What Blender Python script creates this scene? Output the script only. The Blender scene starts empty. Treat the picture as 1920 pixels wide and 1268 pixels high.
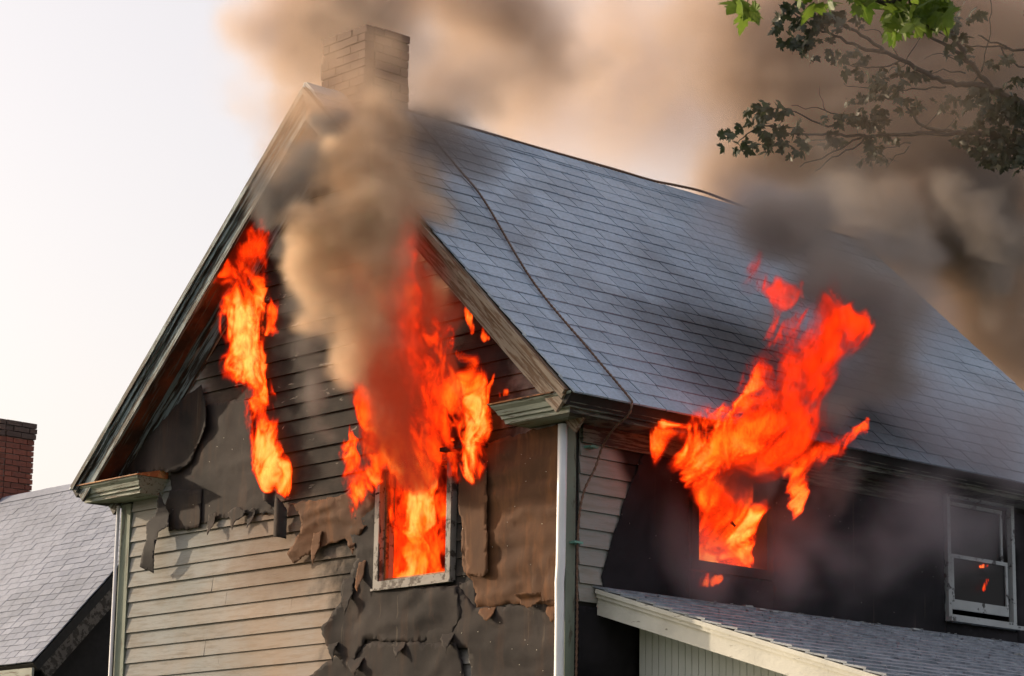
import bpy, bmesh, math, random
import numpy as np
from mathutils import Vector, Matrix, geometry
random.seed(7)
SC = bpy.context.scene
COL = SC.collection
# ------------------------------------------------------------------ camera, world, sun, exposure
CAM = np.array([13.5869, -13.0141, 1.6]); FPX = 4786.92; YAW, PIT, ROLL = .8295, .2212, .0159
fwd = np.array([-math.sin(YAW)*math.cos(PIT), math.cos(YAW)*math.cos(PIT), math.sin(PIT)])
rgt = np.array([math.cos(YAW), math.sin(YAW), 0.]); upv = np.cross(rgt, fwd)
RGT = rgt*math.cos(ROLL)+upv*math.sin(ROLL); UPV = -rgt*math.sin(ROLL)+upv*math.cos(ROLL); FWD = fwd
cd = bpy.data.cameras.new('camera'); cam = bpy.data.objects.new('camera', cd); COL.objects.link(cam)
m = Matrix.Identity(4)
for i in range(3):
    m[i][0], m[i][1], m[i][2], m[i][3] = RGT[i], UPV[i], -FWD[i], CAM[i]
cam.matrix_world = m
cd.sensor_width = 36; cd.lens = 36*FPX/1920; cd.clip_start = .3; cd.clip_end = 3000
cd.dof.use_dof = True; cd.dof.focus_distance = 21.5; cd.dof.aperture_fstop = 9
SC.camera = cam
SUN = Vector((-.66, -.25, .205)).normalized()
w = bpy.data.worlds.new('World'); SC.world = w; w.use_nodes = True
nt = w.node_tree; nt.nodes.clear()
sk = nt.nodes.new('ShaderNodeTexSky'); sk.sky_type = 'NISHITA'; sk.sun_disc = False
sk.sun_elevation = math.asin(SUN.z); sk.sun_rotation = math.atan2(SUN.x, SUN.y)
sk.dust_density = 6.0; sk.air_density = 1.0; sk.ozone_density = 1.0; sk.altitude = 0
bg = nt.nodes.new('ShaderNodeBackground'); bg.inputs['Strength'].default_value = .11
wo = nt.nodes.new('ShaderNodeOutputWorld')
# a milky layer of haze over the clear sky, thick near the horizon and thinner towards the zenith, alike all round
tcw = nt.nodes.new('ShaderNodeTexCoord'); sx = nt.nodes.new('ShaderNodeSeparateXYZ'); mr = nt.nodes.new('ShaderNodeMapRange')
hz = nt.nodes.new('ShaderNodeBackground'); hz.inputs['Color'].default_value = (1., .885, .845, 1); hz.inputs['Strength'].default_value = .62
ad = nt.nodes.new('ShaderNodeAddShader'); mr.inputs['From Min'].default_value = .15; mr.inputs['From Max'].default_value = .9; mr.inputs['To Min'].default_value = .555; mr.inputs['To Max'].default_value = .44
nt.links.new(tcw.outputs['Generated'], sx.inputs[0]); nt.links.new(sx.outputs['Z'], mr.inputs['Value']); nt.links.new(mr.outputs[0], hz.inputs['Strength'])
nt.links.new(sk.outputs[0], bg.inputs['Color']); nt.links.new(bg.outputs[0], ad.inputs[0]); nt.links.new(hz.outputs[0], ad.inputs[1]); nt.links.new(ad.outputs[0], wo.inputs['Surface'])
sl = bpy.data.lights.new('sun', 'SUN'); sl.energy = 4.6; sl.angle = math.radians(.6); sl.color = (1, .80, .58)
so = bpy.data.objects.new('sun', sl); COL.objects.link(so); so.rotation_euler = (-SUN).to_track_quat('-Z', 'Y').to_euler()
SC.view_settings.view_transform = 'Standard'; SC.view_settings.look = 'None'
SC.view_settings.exposure = .10; SC.view_settings.gamma = 1
cy = SC.cycles
cy.max_bounces = 8; cy.diffuse_bounces = 3; cy.glossy_bounces = 3; cy.transparent_max_bounces = 24; cy.volume_bounces = 2
cy.volume_step_rate = 2.0; cy.volume_max_steps = 512; cy.use_adaptive_sampling = True; cy.adaptive_threshold = .03
cy.sample_clamp_indirect = 4

# ------------------------------------------------------------------ helpers
def un(px, py, axis, val):
    d = FWD + RGT*(px-960)/FPX - UPV*(py-634)/FPX
    return CAM + d*(val-CAM[axis])/d[axis]
def und(px, py, depth):
    return CAM + (FWD + RGT*(px-960)/FPX - UPV*(py-634)/FPX)*depth
def V(*a): return Vector(a)
def tagp(o, label=None, cat=None, group=None, kind=None):
    for k, v in (('label', label), ('category', cat), ('group', group), ('kind', kind)):
        if v: o[k] = v
    return o
def link(name, me, mat=None, parent=None):
    o = bpy.data.objects.new(name, me); COL.objects.link(o)
    if mat is not None and len(me.materials) == 0: me.materials.append(mat)
    if parent is not None: o.parent = parent
    return o
def thing(name, label, cat, loc=(0, 0, 0), group=None):
    o = bpy.data.objects.new(name, None); COL.objects.link(o); o.location = loc; o.empty_display_size = .3
    return tagp(o, label, cat, group)
def mesh(vs, fs, name='mesh', smooth=False):
    me = bpy.data.meshes.new(name); me.from_pydata([tuple(v) for v in vs], [], fs); me.update()
    if smooth: me.polygons.foreach_set('use_smooth', [True]*len(me.polygons))
    return me
class MB:
    def __init__(s): s.v = []; s.f = []
    def box(s, a, b):
        (x0, y0, z0), (x1, y1, z1) = a, b
        s.hexa([(x0,y0,z0),(x1,y0,z0),(x1,y1,z0),(x0,y1,z0),(x0,y0,z1),(x1,y0,z1),(x1,y1,z1),(x0,y1,z1)])
        return s
    def hexa(s, p):
        n = len(s.v); s.v += [tuple(q) for q in p]
        s.f += [tuple(n+i for i in f) for f in ((0,3,2,1),(4,5,6,7),(0,1,5,4),(1,2,6,5),(2,3,7,6),(3,0,4,7))]
        return s
    def sweep(s, path, prof_u, prof_v, prof, cap=True):
        """profile (list of (u,v)) swept along a straight path p0->p1; prof_u/prof_v axes"""
        n = len(s.v); k = len(prof)
        for p in path:
            for (u, v) in prof: s.v.append(tuple(Vector(p)+Vector(prof_u)*u+Vector(prof_v)*v))
        for j in range(len(path)-1):
            for i in range(k):
                a = n+j*k+i; b = n+j*k+(i+1) % k; s.f.append((a, b, b+k, a+k))
        if cap: s.f.append(tuple(n+i for i in range(k))[::-1]); s.f.append(tuple(n+(len(path)-1)*k+i for i in range(k)))
        return s
    def tube(s, pts, rad, seg=8, twist=0., lobes=0, amp=.0):
        pts = [Vector(p) for p in pts]; n = len(s.v); u = None
        if not hasattr(rad, '__len__'): rad = [rad]*len(pts)
        dist = 0
        for i, p in enumerate(pts):
            t = (pts[min(i+1, len(pts)-1)]-pts[max(i-1, 0)]).normalized()
            if u is None: u = t.orthogonal().normalized()
            u = (u-t*u.dot(t)).normalized(); v = t.cross(u)
            if i: dist += (p-pts[i-1]).length
            for k in range(seg):
                a = k*2*math.pi/seg; r = rad[i]*(1+amp*math.cos(lobes*(a)-twist*dist)) if lobes else rad[i]
                s.v.append(tuple(p+(u*math.cos(a)+v*math.sin(a))*r))
        for i in range(len(pts)-1):
            for k in range(seg):
                a = n+i*seg+k; b = n+i*seg+(k+1) % seg; s.f.append((a, b, b+seg, a+seg))
        s.f.append(tuple(n+k for k in range(seg))[::-1]); s.f.append(tuple(n+(len(pts)-1)*seg+k for k in range(seg)))
        return s
    def build(s, name, mat=None, parent=None, smooth=False):
        return link(name, mesh(s.v, s.f, name, smooth), mat, parent)
# ---- noise on numpy
TAB = np.random.RandomState(3).rand(64, 64, 64).astype('f')
def vnoise(P, seed=0):
    P = P + np.float32(seed*7.31+100.)
    I = np.floor(P).astype(np.int32); F = P-I; F = F*F*(3-2*F); I &= 63; J = (I+1) & 63
    x0, y0, z0 = I[..., 0], I[..., 1], I[..., 2]; x1, y1, z1 = J[..., 0], J[..., 1], J[..., 2]
    fx, fy, fz = F[..., 0], F[..., 1], F[..., 2]
    a = TAB[x0, y0, z0]*(1-fx)+TAB[x1, y0, z0]*fx; b = TAB[x0, y1, z0]*(1-fx)+TAB[x1, y1, z0]*fx
    c = TAB[x0, y0, z1]*(1-fx)+TAB[x1, y0, z1]*fx; d = TAB[x0, y1, z1]*(1-fx)+TAB[x1, y1, z1]*fx
    return (a*(1-fy)+b*fy)*(1-fz)+(c*(1-fy)+d*fy)*fz
def fbm(P, octv=4, seed=0, gain=.5):
    s = 0; a = 1; t = 0
    for i in range(octv):
        s = s+a*vnoise(P*(2.03**i), seed+i); t += a; a *= gain
    return s/t
def sm(x, a, b):
    t = np.clip((x-a)/(b-a), 0, 1); return t*t*(3-2*t)
# ------------------------------------------------------------------ materials
class NT:
    def __init__(s, name):
        s.m = bpy.data.materials.new(name); s.m.use_nodes = True; s.t = s.m.node_tree; s.t.nodes.clear()
        s.out = s.t.nodes.new('ShaderNodeOutputMaterial')
        s.geo = s.t.nodes.new('ShaderNodeNewGeometry')
    def n(s, ty, **kw):
        x = s.t.nodes.new(ty)
        for k, v in kw.items():
            if k[0] == '_': setattr(x, k[1:], v)
            else:
                q = k.replace('__', ' ')
                s.set(x.inputs[int(q[1:]) if q[0] == 'i' and q[1:].isdigit() else q], v)
        return x
    def set(s, sock, v):
        if isinstance(v, bpy.types.NodeSocket): s.t.links.new(v, sock)
        elif isinstance(v, (tuple, list)) and len(v) == 3 and sock.type == 'RGBA': sock.default_value = (*v, 1)
        else: sock.default_value = v
    def pos(s, sc=(1, 1, 1), rot=None):
        v = s.geo.outputs['Position']
        x = s.n('ShaderNodeMapping', Vector=v); x.vector_type = 'TEXTURE'; x.inputs['Scale'].default_value = tuple(1/q for q in sc)
        if rot: x.inputs['Rotation'].default_value = rot
        return x.outputs[0]
    def noise(s, sc=1, det=4, vec=None, rough=.55, dist=0.):
        return s.n('ShaderNodeTexNoise', Vector=vec or s.geo.outputs['Position'], Scale=sc, Detail=det, Roughness=rough, Distortion=dist).outputs['Fac']
    def ramp(s, f, *st, interp='LINEAR'):
        x = s.n('ShaderNodeValToRGB', Fac=f); r = x.color_ramp; r.interpolation = interp
        while len(r.elements) < len(st): r.elements.new(.5)
        for e, (p, c) in zip(r.elements, st):
            e.position = p; e.color = (*c, 1) if hasattr(c, '__len__') else (c, c, c, 1)
        return x.outputs[0]
    def mix(s, f, a, b, mode='MIX'):
        x = s.n('ShaderNodeMix', _data_type='RGBA', _blend_type=mode)
        s.set(x.inputs[0], f); s.set(x.inputs[6], a); s.set(x.inputs[7], b); return x.outputs[2]
    def math(s, op, a, b=0., c=0., clamp=False):
        x = s.n('ShaderNodeMath', _operation=op, _use_clamp=clamp, i0=a, i1=b, i2=c); return x.outputs[0]
    def bump(s, h, st=.3, d=.01):
        return s.n('ShaderNodeBump', Height=h, Strength=st, Distance=d).outputs[0]
    def bsdf(s, col, rough=.8, normal=None, spec=.4, metal=0., **kw):
        b = s.n('ShaderNodeBsdfPrincipled', Base__Color=col, Roughness=rough, Metallic=metal); b.inputs['Specular IOR Level'].default_value = spec
        if normal is not None: s.set(b.inputs['Normal'], normal)
        s.t.links.new(b.outputs[0], s.out.inputs['Surface']); return b
    def blob(s, c, r, noise=None, amt=.5, soft=.5):
        """1 inside an ellipsoid (centre c, radii r) fading out over soft, edge disturbed by noise"""
        a = s.n('ShaderNodeVectorMath', _operation='SUBTRACT', i0=s.geo.outputs['Position'], i1=tuple(c)).outputs[0]
        b = s.n('ShaderNodeVectorMath', _operation='DIVIDE', i0=a, i1=tuple(r)).outputs[0]
        l = s.n('ShaderNodeVectorMath', _operation='LENGTH', i0=b).outputs['Value']
        if noise is not None: l = s.math('ADD', l, s.math('MULTIPLY', s.math('SUBTRACT', noise, .5), amt*2))
        x = s.n('ShaderNodeMapRange', Value=l); x.interpolation_type = 'SMOOTHSTEP'
        x.inputs['From Min'].default_value = 1+soft/2; x.inputs['From Max'].default_value = 1-soft/2
        return x.outputs[0]
    def line(s, a, b, c, soft, noise=None, amt=0.):
        """smooth 0..1 of the signed distance dot((a,b,c0),P)-c over +-soft"""
        d = s.n('ShaderNodeVectorMath', _operation='DOT_PRODUCT', i0=s.geo.outputs['Position'], i1=(a[0], a[1], a[2])).outputs['Value']
        if noise is not None: d = s.math('ADD', d, s.math('MULTIPLY', s.math('SUBTRACT', noise, .5), amt*2))
        x = s.n('ShaderNodeMapRange', Value=d); x.interpolation_type = 'SMOOTHSTEP'
        x.inputs['From Min'].default_value = c-soft; x.inputs['From Max'].default_value = c+soft
        return x.outputs[0]
M = {}
def rnd(t): return t.n('ShaderNodeObjectInfo').outputs['Random']
# slate
def slate_mat(name, a, b, soot=False):
    t = NT(name); r = rnd(t)
    base = t.ramp(r, (0, a), (1, b)); n1 = t.noise(1.3, 5); n2 = t.noise(38, 4)
    c = t.mix(t.ramp(n2, (.3, 0.), (.75, .5)), base, (.20, .21, .23))
    c = t.mix(t.ramp(n1, (.42, 0.), (.75, .5)), c, (.11, .125, .15))
    c = t.mix(t.ramp(t.noise(1, 4, t.pos((1.5, 9, 1.5))), (.55, 0.), (.8, .15)), c, (.08, .08, .085))
    lich = t.ramp(t.noise(60, 2), (.70, 0.), (.74, .35)); c = t.mix(lich, c, (.32, .33, .34))
    if soot:
        s1 = t.blob((-.1, 2.7, 5.9), (1.1, 1.5, 1.3), t.noise(1.2, 4), .35, .9)
        c = t.mix(t.math('MULTIPLY', s1, .8), c, (.02, .02, .022))
    h = t.math('ADD', t.noise(50, 5), t.math('MULTIPLY', t.noise(7, 3), 1.2))
    t.bsdf(c, t.ramp(n2, (.2, .42), (.8, .62)), t.bump(h, .35, .004), spec=.35); return t.m
M['slate'] = slate_mat('slate', (.29, .38, .50), (.39, .49, .62), True)
M['slate_far'] = slate_mat('slate_far', (.20, .225, .30), (.30, .325, .41))
# clapboard on the gable: weathered cream paint, smoke stained, charred up the middle
def siding_mat(name, side=False):
    t = NT(name); r = rnd(t)
    big = t.noise(.9, 5); st = t.noise(1, 5, t.pos((3, 3, 30))); fine = t.noise(1, 5, t.pos((14, 14, 120)))
    blot = t.noise(2.4, 6, dist=.6)
    c = t.mix(t.ramp(r, (0, 0.), (1, .6)), (.31, .315, .31), (.245, .26, .265))
    c = t.mix(t.ramp(blot, (.42, 0.), (.75, .4)), c, (.34, .24, .16))
    c = t.mix(t.ramp(big, (.45, 0.), (.7, .55)), c, (.20, .21, .195))
    c = t.mix(t.ramp(st, (.48, 0.), (.74, .7)), c, (.17, .145, .115))
    c = t.mix(t.ramp(fine, (.60, 0.), (.72, .45)), c, (.15, .12, .09))
    e = t.noise(1.5, 5, t.pos((1, 1, 1.3))); e2 = t.noise(4, 4)
    if side:
        s = t.line((0, 1, .42), None, 2.62, .10, e2, .04)
        s = t.math('MAXIMUM', s, t.math('MULTIPLY', t.line((0, .55, 1), None, 5.42, .22, e2, .15), .75))
        c = t.mix(.35, c, (.22, .23, .21))
        c = t.mix(t.math('MULTIPLY', s, .97), c, (.010, .010, .012))
    else:
        # warm light painted low on the boards, then pale brown tide mark and char
        c = t.mix(t.math('MULTIPLY', t.blob((-2.9, 0, 4.0), (1.3, 9, .95), e, .4, .9), .35), c, (.42, .27, .17))
        s0 = t.blob((-3.0, 0, 6.2), (1.75, 9, 1.9), e, .5, .6)
        s1 = t.blob((-2.85, 0, 6.95), (1.75, 9, 2.1), e, .35, .35)
        s2 = t.blob((-1.7, 0, 5.3), (1.25, 9, 2.1), e2, .4, .4)
        c = t.mix(t.math('MULTIPLY', s0, .75), c, (.15, .09, .055))
        c = t.mix(t.math('MULTIPLY', t.math('MAXIMUM', s1, s2), .93), c, t.mix(t.ramp(e2, (.4, 0.), (.75, 1.)), (.010, .010, .011), (.032, .026, .023)))
        ash = t.math('MULTIPLY', t.ramp(t.noise(1, 6, t.pos((5, 5, 14)), dist=.5), (.64, 0.), (.68, 1.)), s1)
        c = t.mix(t.math('MULTIPLY', ash, .6), c, (.30, .27, .24))
    h = t.math('ADD', fine, t.math('MULTIPLY', st, .7))
    t.bsdf(c, .8, t.bump(h, .5, .003), spec=.1); return t.m
M['siding'] = siding_mat('weathered_siding'); M['siding_side'] = siding_mat('side_siding', True)
# tar paper: brown-black felt
def felt_mat(name, a, b, rust=0., gloss=.75):
    t = NT(name); n1 = t.noise(1.6, 5, dist=.4); n2 = t.noise(1, 5, t.pos((9, 9, 1.6))); n3 = t.noise(90, 3)
    c = t.mix(t.ramp(n1, (.35, 0.), (.7, 1.)), a, b)
    c = t.mix(t.ramp(n2, (.5, 0.), (.8, rust)), c, (.24, .105, .045))
    c = t.mix(t.ramp(t.noise(1, 4, t.pos((24, 24, .9))), (.66, 0.), (.72, .22)), c, (.20, .16, .12))
    h = t.math('ADD', t.math('MULTIPLY', t.noise(6, 4), 1.4), t.math('MULTIPLY', n3, .15))
    t.bsdf(c, gloss, t.bump(h, .35, .008), spec=.08); return t.m
M['felt_brown'] = felt_mat('brown_felt', (.068, .037, .024), (.125, .062, .034), .7, .75)
M['felt_dark'] = felt_mat('dark_felt', (.018, .016, .017), (.05, .042, .040), .15)
M['felt_black'] = felt_mat('black_felt', (.009, .009, .011), (.028, .026, .031), 0., .7)
# peeling paint on brown wood; stretched along an axis
def peel(name, paint, wood, amt=.5, sc=(10, 10, 10), rot=None, warm=None):
    t = NT(name); n = t.noise(1, 6, t.pos(sc, rot), .65); f = t.noise(30, 4)
    m_ = t.ramp(n, (amt-.03, 0.), (amt+.03, 1.))
    w_ = t.mix(f, wood, tuple(x*.45 for x in wood)); p = t.mix(t.ramp(t.noise(3, 4), (.4, 0.), (.75, .6)), paint, tuple(x*.6 for x in paint))
    if warm: w_ = t.mix(t.ramp(t.noise(2.5, 4), (.4, 0.), (.6, 1.)), w_, warm)
    c = t.mix(m_, p, w_)
    t.bsdf(c, .7, t.bump(t.math('ADD', t.math('MULTIPLY', m_, -.6), f), .6, .004), spec=.3); return t.m
L_RAKE = math.radians(43)
M['trim_left'] = peel('peeling_blue_green_trim', (.20, .26, .285), (.045, .038, .034), .49, (2.5, 30, 34), (0, -L_RAKE, 0))
M['soffit_left'] = peel('soffit_brown', (.10, .12, .12), (.055, .038, .030), .42, (2.5, 30, 34), (0, -L_RAKE, 0), (.16, .06, .035))
M['trim_right'] = peel('brown_rake_trim', (.30, .24, .19), (.20, .115, .07), .50, (2.5, 30, 40), (0, L_RAKE, 0))  # right rake: browner paint and wood than the left
M['trim_h'] = peel('peeling_cream_green_trim', (.30, .33, .29), (.14, .10, .07), .58, (4, 40, 60))
M['trim_dark'] = peel('sooty_green_trim', (.12, .125, .10), (.035, .03, .026), .5, (5, 4, 50))
M['trim_white'] = peel('white_board_trim', (.68, .67, .60), (.20, .16, .12), .66, (6, 3, 30))
M['corner'] = peel('green_grey_corner_board', (.17, .205, .165), (.12, .12, .09), .60, (14, 14, 3))
M['window_wood'] = peel('grey_window_wood', (.30, .28, .26), (.11, .09, .08), .55, (9, 9, 9))
M['sash'] = peel('pale_sash', (.36, .39, .40), (.06, .06, .06), .6, (9, 9, 9))
M['rust'] = peel('rusted_flashing', (.33, .13, .05), (.12, .045, .02), .5, (12, 12, 12), None, (.5, .25, .1))
M['old_wood'] = peel('dark_grey_wood', (.11, .10, .09), (.045, .04, .035), .5, (6, 14, 14))
def simple(name, c, rough=.8, nsc=20, var=.35, metal=0., spec=.4, bump=.3):
    t = NT(name); n = t.noise(nsc, 5); k = tuple(x*(1-var) for x in c)
    t.bsdf(t.mix(t.ramp(n, (.3, 0.), (.7, 1.)), c, k), rough, t.bump(n, bump, .004), metal=metal, spec=spec); return t.m
M['char'] = simple('charred_wood', (.014, .013, .012), .85, 30)
M['deck'] = simple('roof_deck', (.02, .02, .02))
M['metal'] = simple('white_downspout_paint', (.72, .74, .78), .35, 4, .12, 0., .6, .1)
M['cable'] = simple('rusty_cable', (.19, .11, .075), .6, 60, .6, .3)
M['copper'] = simple('green_copper', (.16, .36, .30), .6, 30, .4)
M['mortar'] = simple('mortar', (.26, .23, .21), .95, 50)
M['mortar_dark'] = simple('sooty_mortar', (.05, .035, .028), .95, 50)
M['shaded_wall'] = simple('shaded_gable_boards', (.02, .019, .02), .9)  # shade on the neighbour's gable and soffit is put into this near-black colour
M['white_wall'] = simple('white_grooved_boards', (.78, .80, .76), .7, 3, .2)
M['nail'] = simple('tin_nail_head', (.6, .58, .52), .4, 10, .3, .4)
M['ground'] = None
t = NT('lawn'); t.bsdf(t.mix(t.noise(.8, 6), (.035, .06, .02), (.09, .09, .04)), .95); M['ground'] = t.m
def brick_mat(name, a, b, soot):
    t = NT(name); c = t.ramp(rnd(t), (0, a), (.6, b), (1, tuple(x*.6 for x in a)))
    n = t.noise(25, 5); c = t.mix(t.ramp(n, (.45, 0.), (.8, .6)), c, (.07, .045, .04)); c = t.mix(soot, c, (.04, .032, .03))
    t.bsdf(c, .9, t.bump(n, .6, .005)); return t.m
M['brick'] = brick_mat('red_brick', (.27, .085, .055), (.19, .06, .042), .1)
M['brick_soot'] = brick_mat('sooty_brick', (.16, .07, .05), (.12, .06, .045), .45)
M['brick_cap'] = brick_mat('weathered_cap_brick', (.15, .09, .075), (.11, .075, .065), .35)
t = NT('dark_glass'); b = t.bsdf((.006, .006, .008), .35, spec=.12); M['glass'] = t.m
def leaf_mat(name, a, b, trans):
    t = NT(name); c = t.ramp(rnd(t), (0, a), (1, b)); c = t.mix(t.ramp(t.noise(30, 3), (.4, 0.), (.7, .35)), c, tuple(x*1.5 for x in b))
    d = t.n('ShaderNodeBsdfPrincipled', Base__Color=c, Roughness=.5); tr = t.n('ShaderNodeBsdfTranslucent', Color=c)
    mx = t.n('ShaderNodeMixShader', Fac=trans, i1=d.outputs[0], i2=tr.outputs[0]); t.t.links.new(mx.outputs[0], t.out.inputs[0]); return t.m
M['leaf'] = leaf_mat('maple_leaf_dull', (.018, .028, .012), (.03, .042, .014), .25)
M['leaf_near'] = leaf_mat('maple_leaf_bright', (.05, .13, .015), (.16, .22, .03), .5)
M['bark'] = simple('bark', (.06, .05, .042), .9, 40, .5, bump=.8)
# volumes
def vol_setup(name, col, dens, aniso=.2, grid='density'):
    t = NT(name); a = t.n('ShaderNodeAttribute'); a.attribute_name = grid
    d = t.math('MULTIPLY', a.outputs['Fac'], dens)
    pv = t.n('ShaderNodeVolumePrincipled', Color=col, Density=1., Anisotropy=aniso)
    pv.inputs['Density Attribute'].default_value = ''
    t.set(pv.inputs['Density'], d)
    t.t.links.new(pv.outputs[0], t.out.inputs['Volume']); return t.m
def fire_vol(name, k, gain, stops):
    t = NT(name); a = t.n('ShaderNodeAttribute'); a.attribute_name = 'density'; f = a.outputs['Fac']
    c = t.ramp(f, *stops)
    em = t.n('ShaderNodeEmission', Color=c, Strength=t.math('MULTIPLY', t.ramp(f, (0, 0.), (.2, .12), (.5, .6), (1., 1.)), k*gain))
    ab = t.n('ShaderNodeVolumeAbsorption', Color=(0., 0., 0.), Density=t.math('MULTIPLY', t.ramp(f, (0, 0.), (.2, .12), (.5, .6), (1., 1.)), k))
    ad = t.n('ShaderNodeAddShader', i0=em.outputs[0], i1=ab.outputs[0])
    t.t.links.new(ad.outputs[0], t.out.inputs['Volume']); return t.m
FIRE = [(0., (.045, .0018, .0006)), (.20, (.14, .0042, .0008)), (.40, (.40, .0105, .0011)), (.60, (.85, .038, .0018)), (.80, (1., .125, .006)), (1., (1., .30, .06))]
M['fire_vol'] = fire_vol('flame_glow', 24, 3.0, FIRE)
M['red_glow_vol'] = fire_vol('red_glow', 13, 1., [(0., (.16, .018, .008)), (.5, (.36, .030, .010)), (1., (.8, .08, .01))])  # firelight on the smoke, added as a dim red emitting volume
def fire_surf(name):
    t = NT(name); a = t.n('ShaderNodeAttribute'); a.attribute_name = 'heat'
    n = t.noise(1, 5, t.pos((22, 22, 7)), .6, .8)
    f = t.math('ADD', a.outputs['Fac'], t.math('MULTIPLY', t.math('SUBTRACT', n, .5), .9))
    em = t.n('ShaderNodeEmission', Color=t.ramp(f, *FIRE), Strength=2.8)
    lw = t.n('ShaderNodeLayerWeight', Blend=.5).outputs['Facing']
    al = t.math('MULTIPLY', t.math('POWER', t.math('SUBTRACT', 1., lw), 1.6), t.ramp(t.math('ADD', n, t.math('MULTIPLY', a.outputs['Fac'], .35)), (.45, .0), (.9, .5)))
    mx = t.n('ShaderNodeMixShader', Fac=al, i1=t.n('ShaderNodeBsdfTransparent').outputs[0], i2=em.outputs[0])
    t.t.links.new(mx.outputs[0], t.out.inputs[0]); return t.m
M['fire'] = fire_surf('flame')

# ------------------------------------------------------------------ ground
g = mesh([(-1500, -1500, 0), (1500, -1500, 0), (1500, 1500, 0), (-1500, 1500, 0)], [(0, 1, 2, 3)])
tagp(link('ground', g, M['ground']), kind='structure')

# ------------------------------------------------------------------ the burning house
W, OE, OV, ZP, ZE, LEN, ZS = 5.8, .423, .347, 8.436, 5.312, 7.02, 5.19
XR = -W/2
RUN, RISE = OE-XR, ZP-ZE
SL = math.hypot(RUN, RISE); UX, UZ = RUN/SL, -RISE/SL      # unit vector down the right slope
NX, NZ = -UZ, UX                                          # its normal
house = thing('farmhouse', 'old two-storey clapboard farmhouse on fire, with steep slate roof and brick chimney', 'house', (0, 0, 0))
def roofz(x): return ZP-abs(x-XR)*RISE/RUN
# gable wall backing, with the window opening
gx0, gx1, gz0, gz1 = -2.13, -1.27, 4.14, 5.06
gm = MB(); T = .12
ytop = roofz(0)-.16
gm.box((-W, 0, 0), (gx0, T, 5.15)); gm.box((gx1, 0, 0), (0, T, 5.15)); gm.box((gx0, 0, 0), (gx1, T, gz0)); gm.box((gx0, 0, gz1), (gx1, T, 5.15))
gm.hexa([(-W, 0, 5.15), (0, 0, 5.15), (0, T, 5.15), (-W, T, 5.15), (XR-.02, 0, ZP-.16), (XR+.02, 0, ZP-.16), (XR+.02, T, ZP-.16), (XR-.02, T, ZP-.16)])
gable = gm.build('gable_wall', M['char'], house)
# side wall backing with two openings
side = MB()
def wall_x(mb, x0, x1, ya, yb, za, zb, holes):
    ys = sorted({ya, yb, *[h[0] for h in holes], *[h[1] for h in holes]})
    for a, b in zip(ys, ys[1:]):
        hs = [h for h in holes if h[0] <= a and b <= h[1]]
        if hs: mb.box((x0, a, za), (x1, b, hs[0][2])); mb.box((x0, a, hs[0][3]), (x1, b, zb))
        else: mb.box((x0, a, za), (x1, b, zb))
H1 = (1.37, 2.20, 4.27, 5.02); H2 = (4.56, 5.40, 4.14, 5.15)
wall_x(side, -.12, 0, .12, LEN-OV, 0, 5.2, [H1, H2])
sidew = side.build('side_wall', M['char'], house)
bk = MB(); bk.box((-W, .12, 0), (-W+.12, LEN-OV, 5.2)); bk.box((-W, LEN-OV-.12, 0), (0, LEN-OV, 5.2))
bk.hexa([(-W, LEN-OV-.12, 5.2), (0, LEN-OV-.12, 5.2), (0, LEN-OV, 5.2), (-W, LEN-OV, 5.2), (XR-.02, LEN-OV-.12, ZP-.16), (XR+.02, LEN-OV-.12, ZP-.16), (XR+.02, LEN-OV, ZP-.16), (XR-.02, LEN-OV, ZP-.16)])
bk.build('rear_wall', M['char'], house)
rm = MB(); rm.box((-W+.13, .14, 3.05), (-.13, LEN-OV-.13, 3.15)); rm.box((-3.2, .14, 3.15), (-3.1, 2.6, 5.6)); rm.box((-3.1, 2.6, 3.15), (-.13, 2.7, 5.6))
rm.box((-3.1, 3.3, 3.15), (-.13, 3.4, 5.6)); rm.box((-2.4, 3.4, 3.15), (-2.3, LEN-OV-.13, 5.6))
rm.build('inner_walls', M['char'], house)
# clapboards
EXP = .137; Z0 = 4.272-31*EXP
def clap(axis, a, b, z, j=0.):
    """one board from a to b along the wall; a wedge, thick at its lower edge"""
    t0, t1 = .024+j, .006; zb = z-.004; zt = z+EXP-.006
    a += .0015; b -= .0015
    mb = MB()
    if axis == 'x': mb.hexa([(a, -t0, zb), (b, -t0, zb), (b, -.001, zb), (a, -.001, zb), (a, -t1, zt), (b, -t1, zt), (b, -.001, zt), (a, -.001, zt)])
    else: mb.hexa([(.001, a, zb), (t0, a, zb), (t0, b, zb), (.001, b, zb), (.001, a, zt), (t1, a, zt), (t1, b, zt), (.001, b, zt)])
    return mb
k = 0
while True:
    z = Z0+k*EXP; k += 1
    if z > ZP-.5: break
    ztop = z+EXP
    half = (ZP-.17-ztop)*RUN/RISE
    xa, xb = max(-W+.12, XR-half), min(-.12, XR+half)
    if xb-xa < .1: continue
    segs = [(xa, xb)]
    if ztop > gz0-.09 and z < gz1+.1: segs = [(xa, gx0-.062), (gx1+.062, xb)]
    for (p, q) in segs:
        cuts = [p]; x = p+random.uniform(1.2, 4.5)
        while x < q-.6: cuts.append(x); x += random.uniform(1.8, 4.2)
        cuts.append(q)
        for a, b in zip(cuts, cuts[1:]):
            o = clap('x', a, b, z, random.uniform(-.003, .006)).build('clapboard', M['siding'], gable)
k = 0
while True:
    z = Z0+k*EXP; k += 1
    if z > 5.12: break
    end = 1.27 if z > 3.9 else .7
    if z < 3.83 and z > 2.2: continue
    clap('y', .12, end, z, random.uniform(-.002, .005)).build('clapboard', M['siding_side'], sidew)
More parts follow.
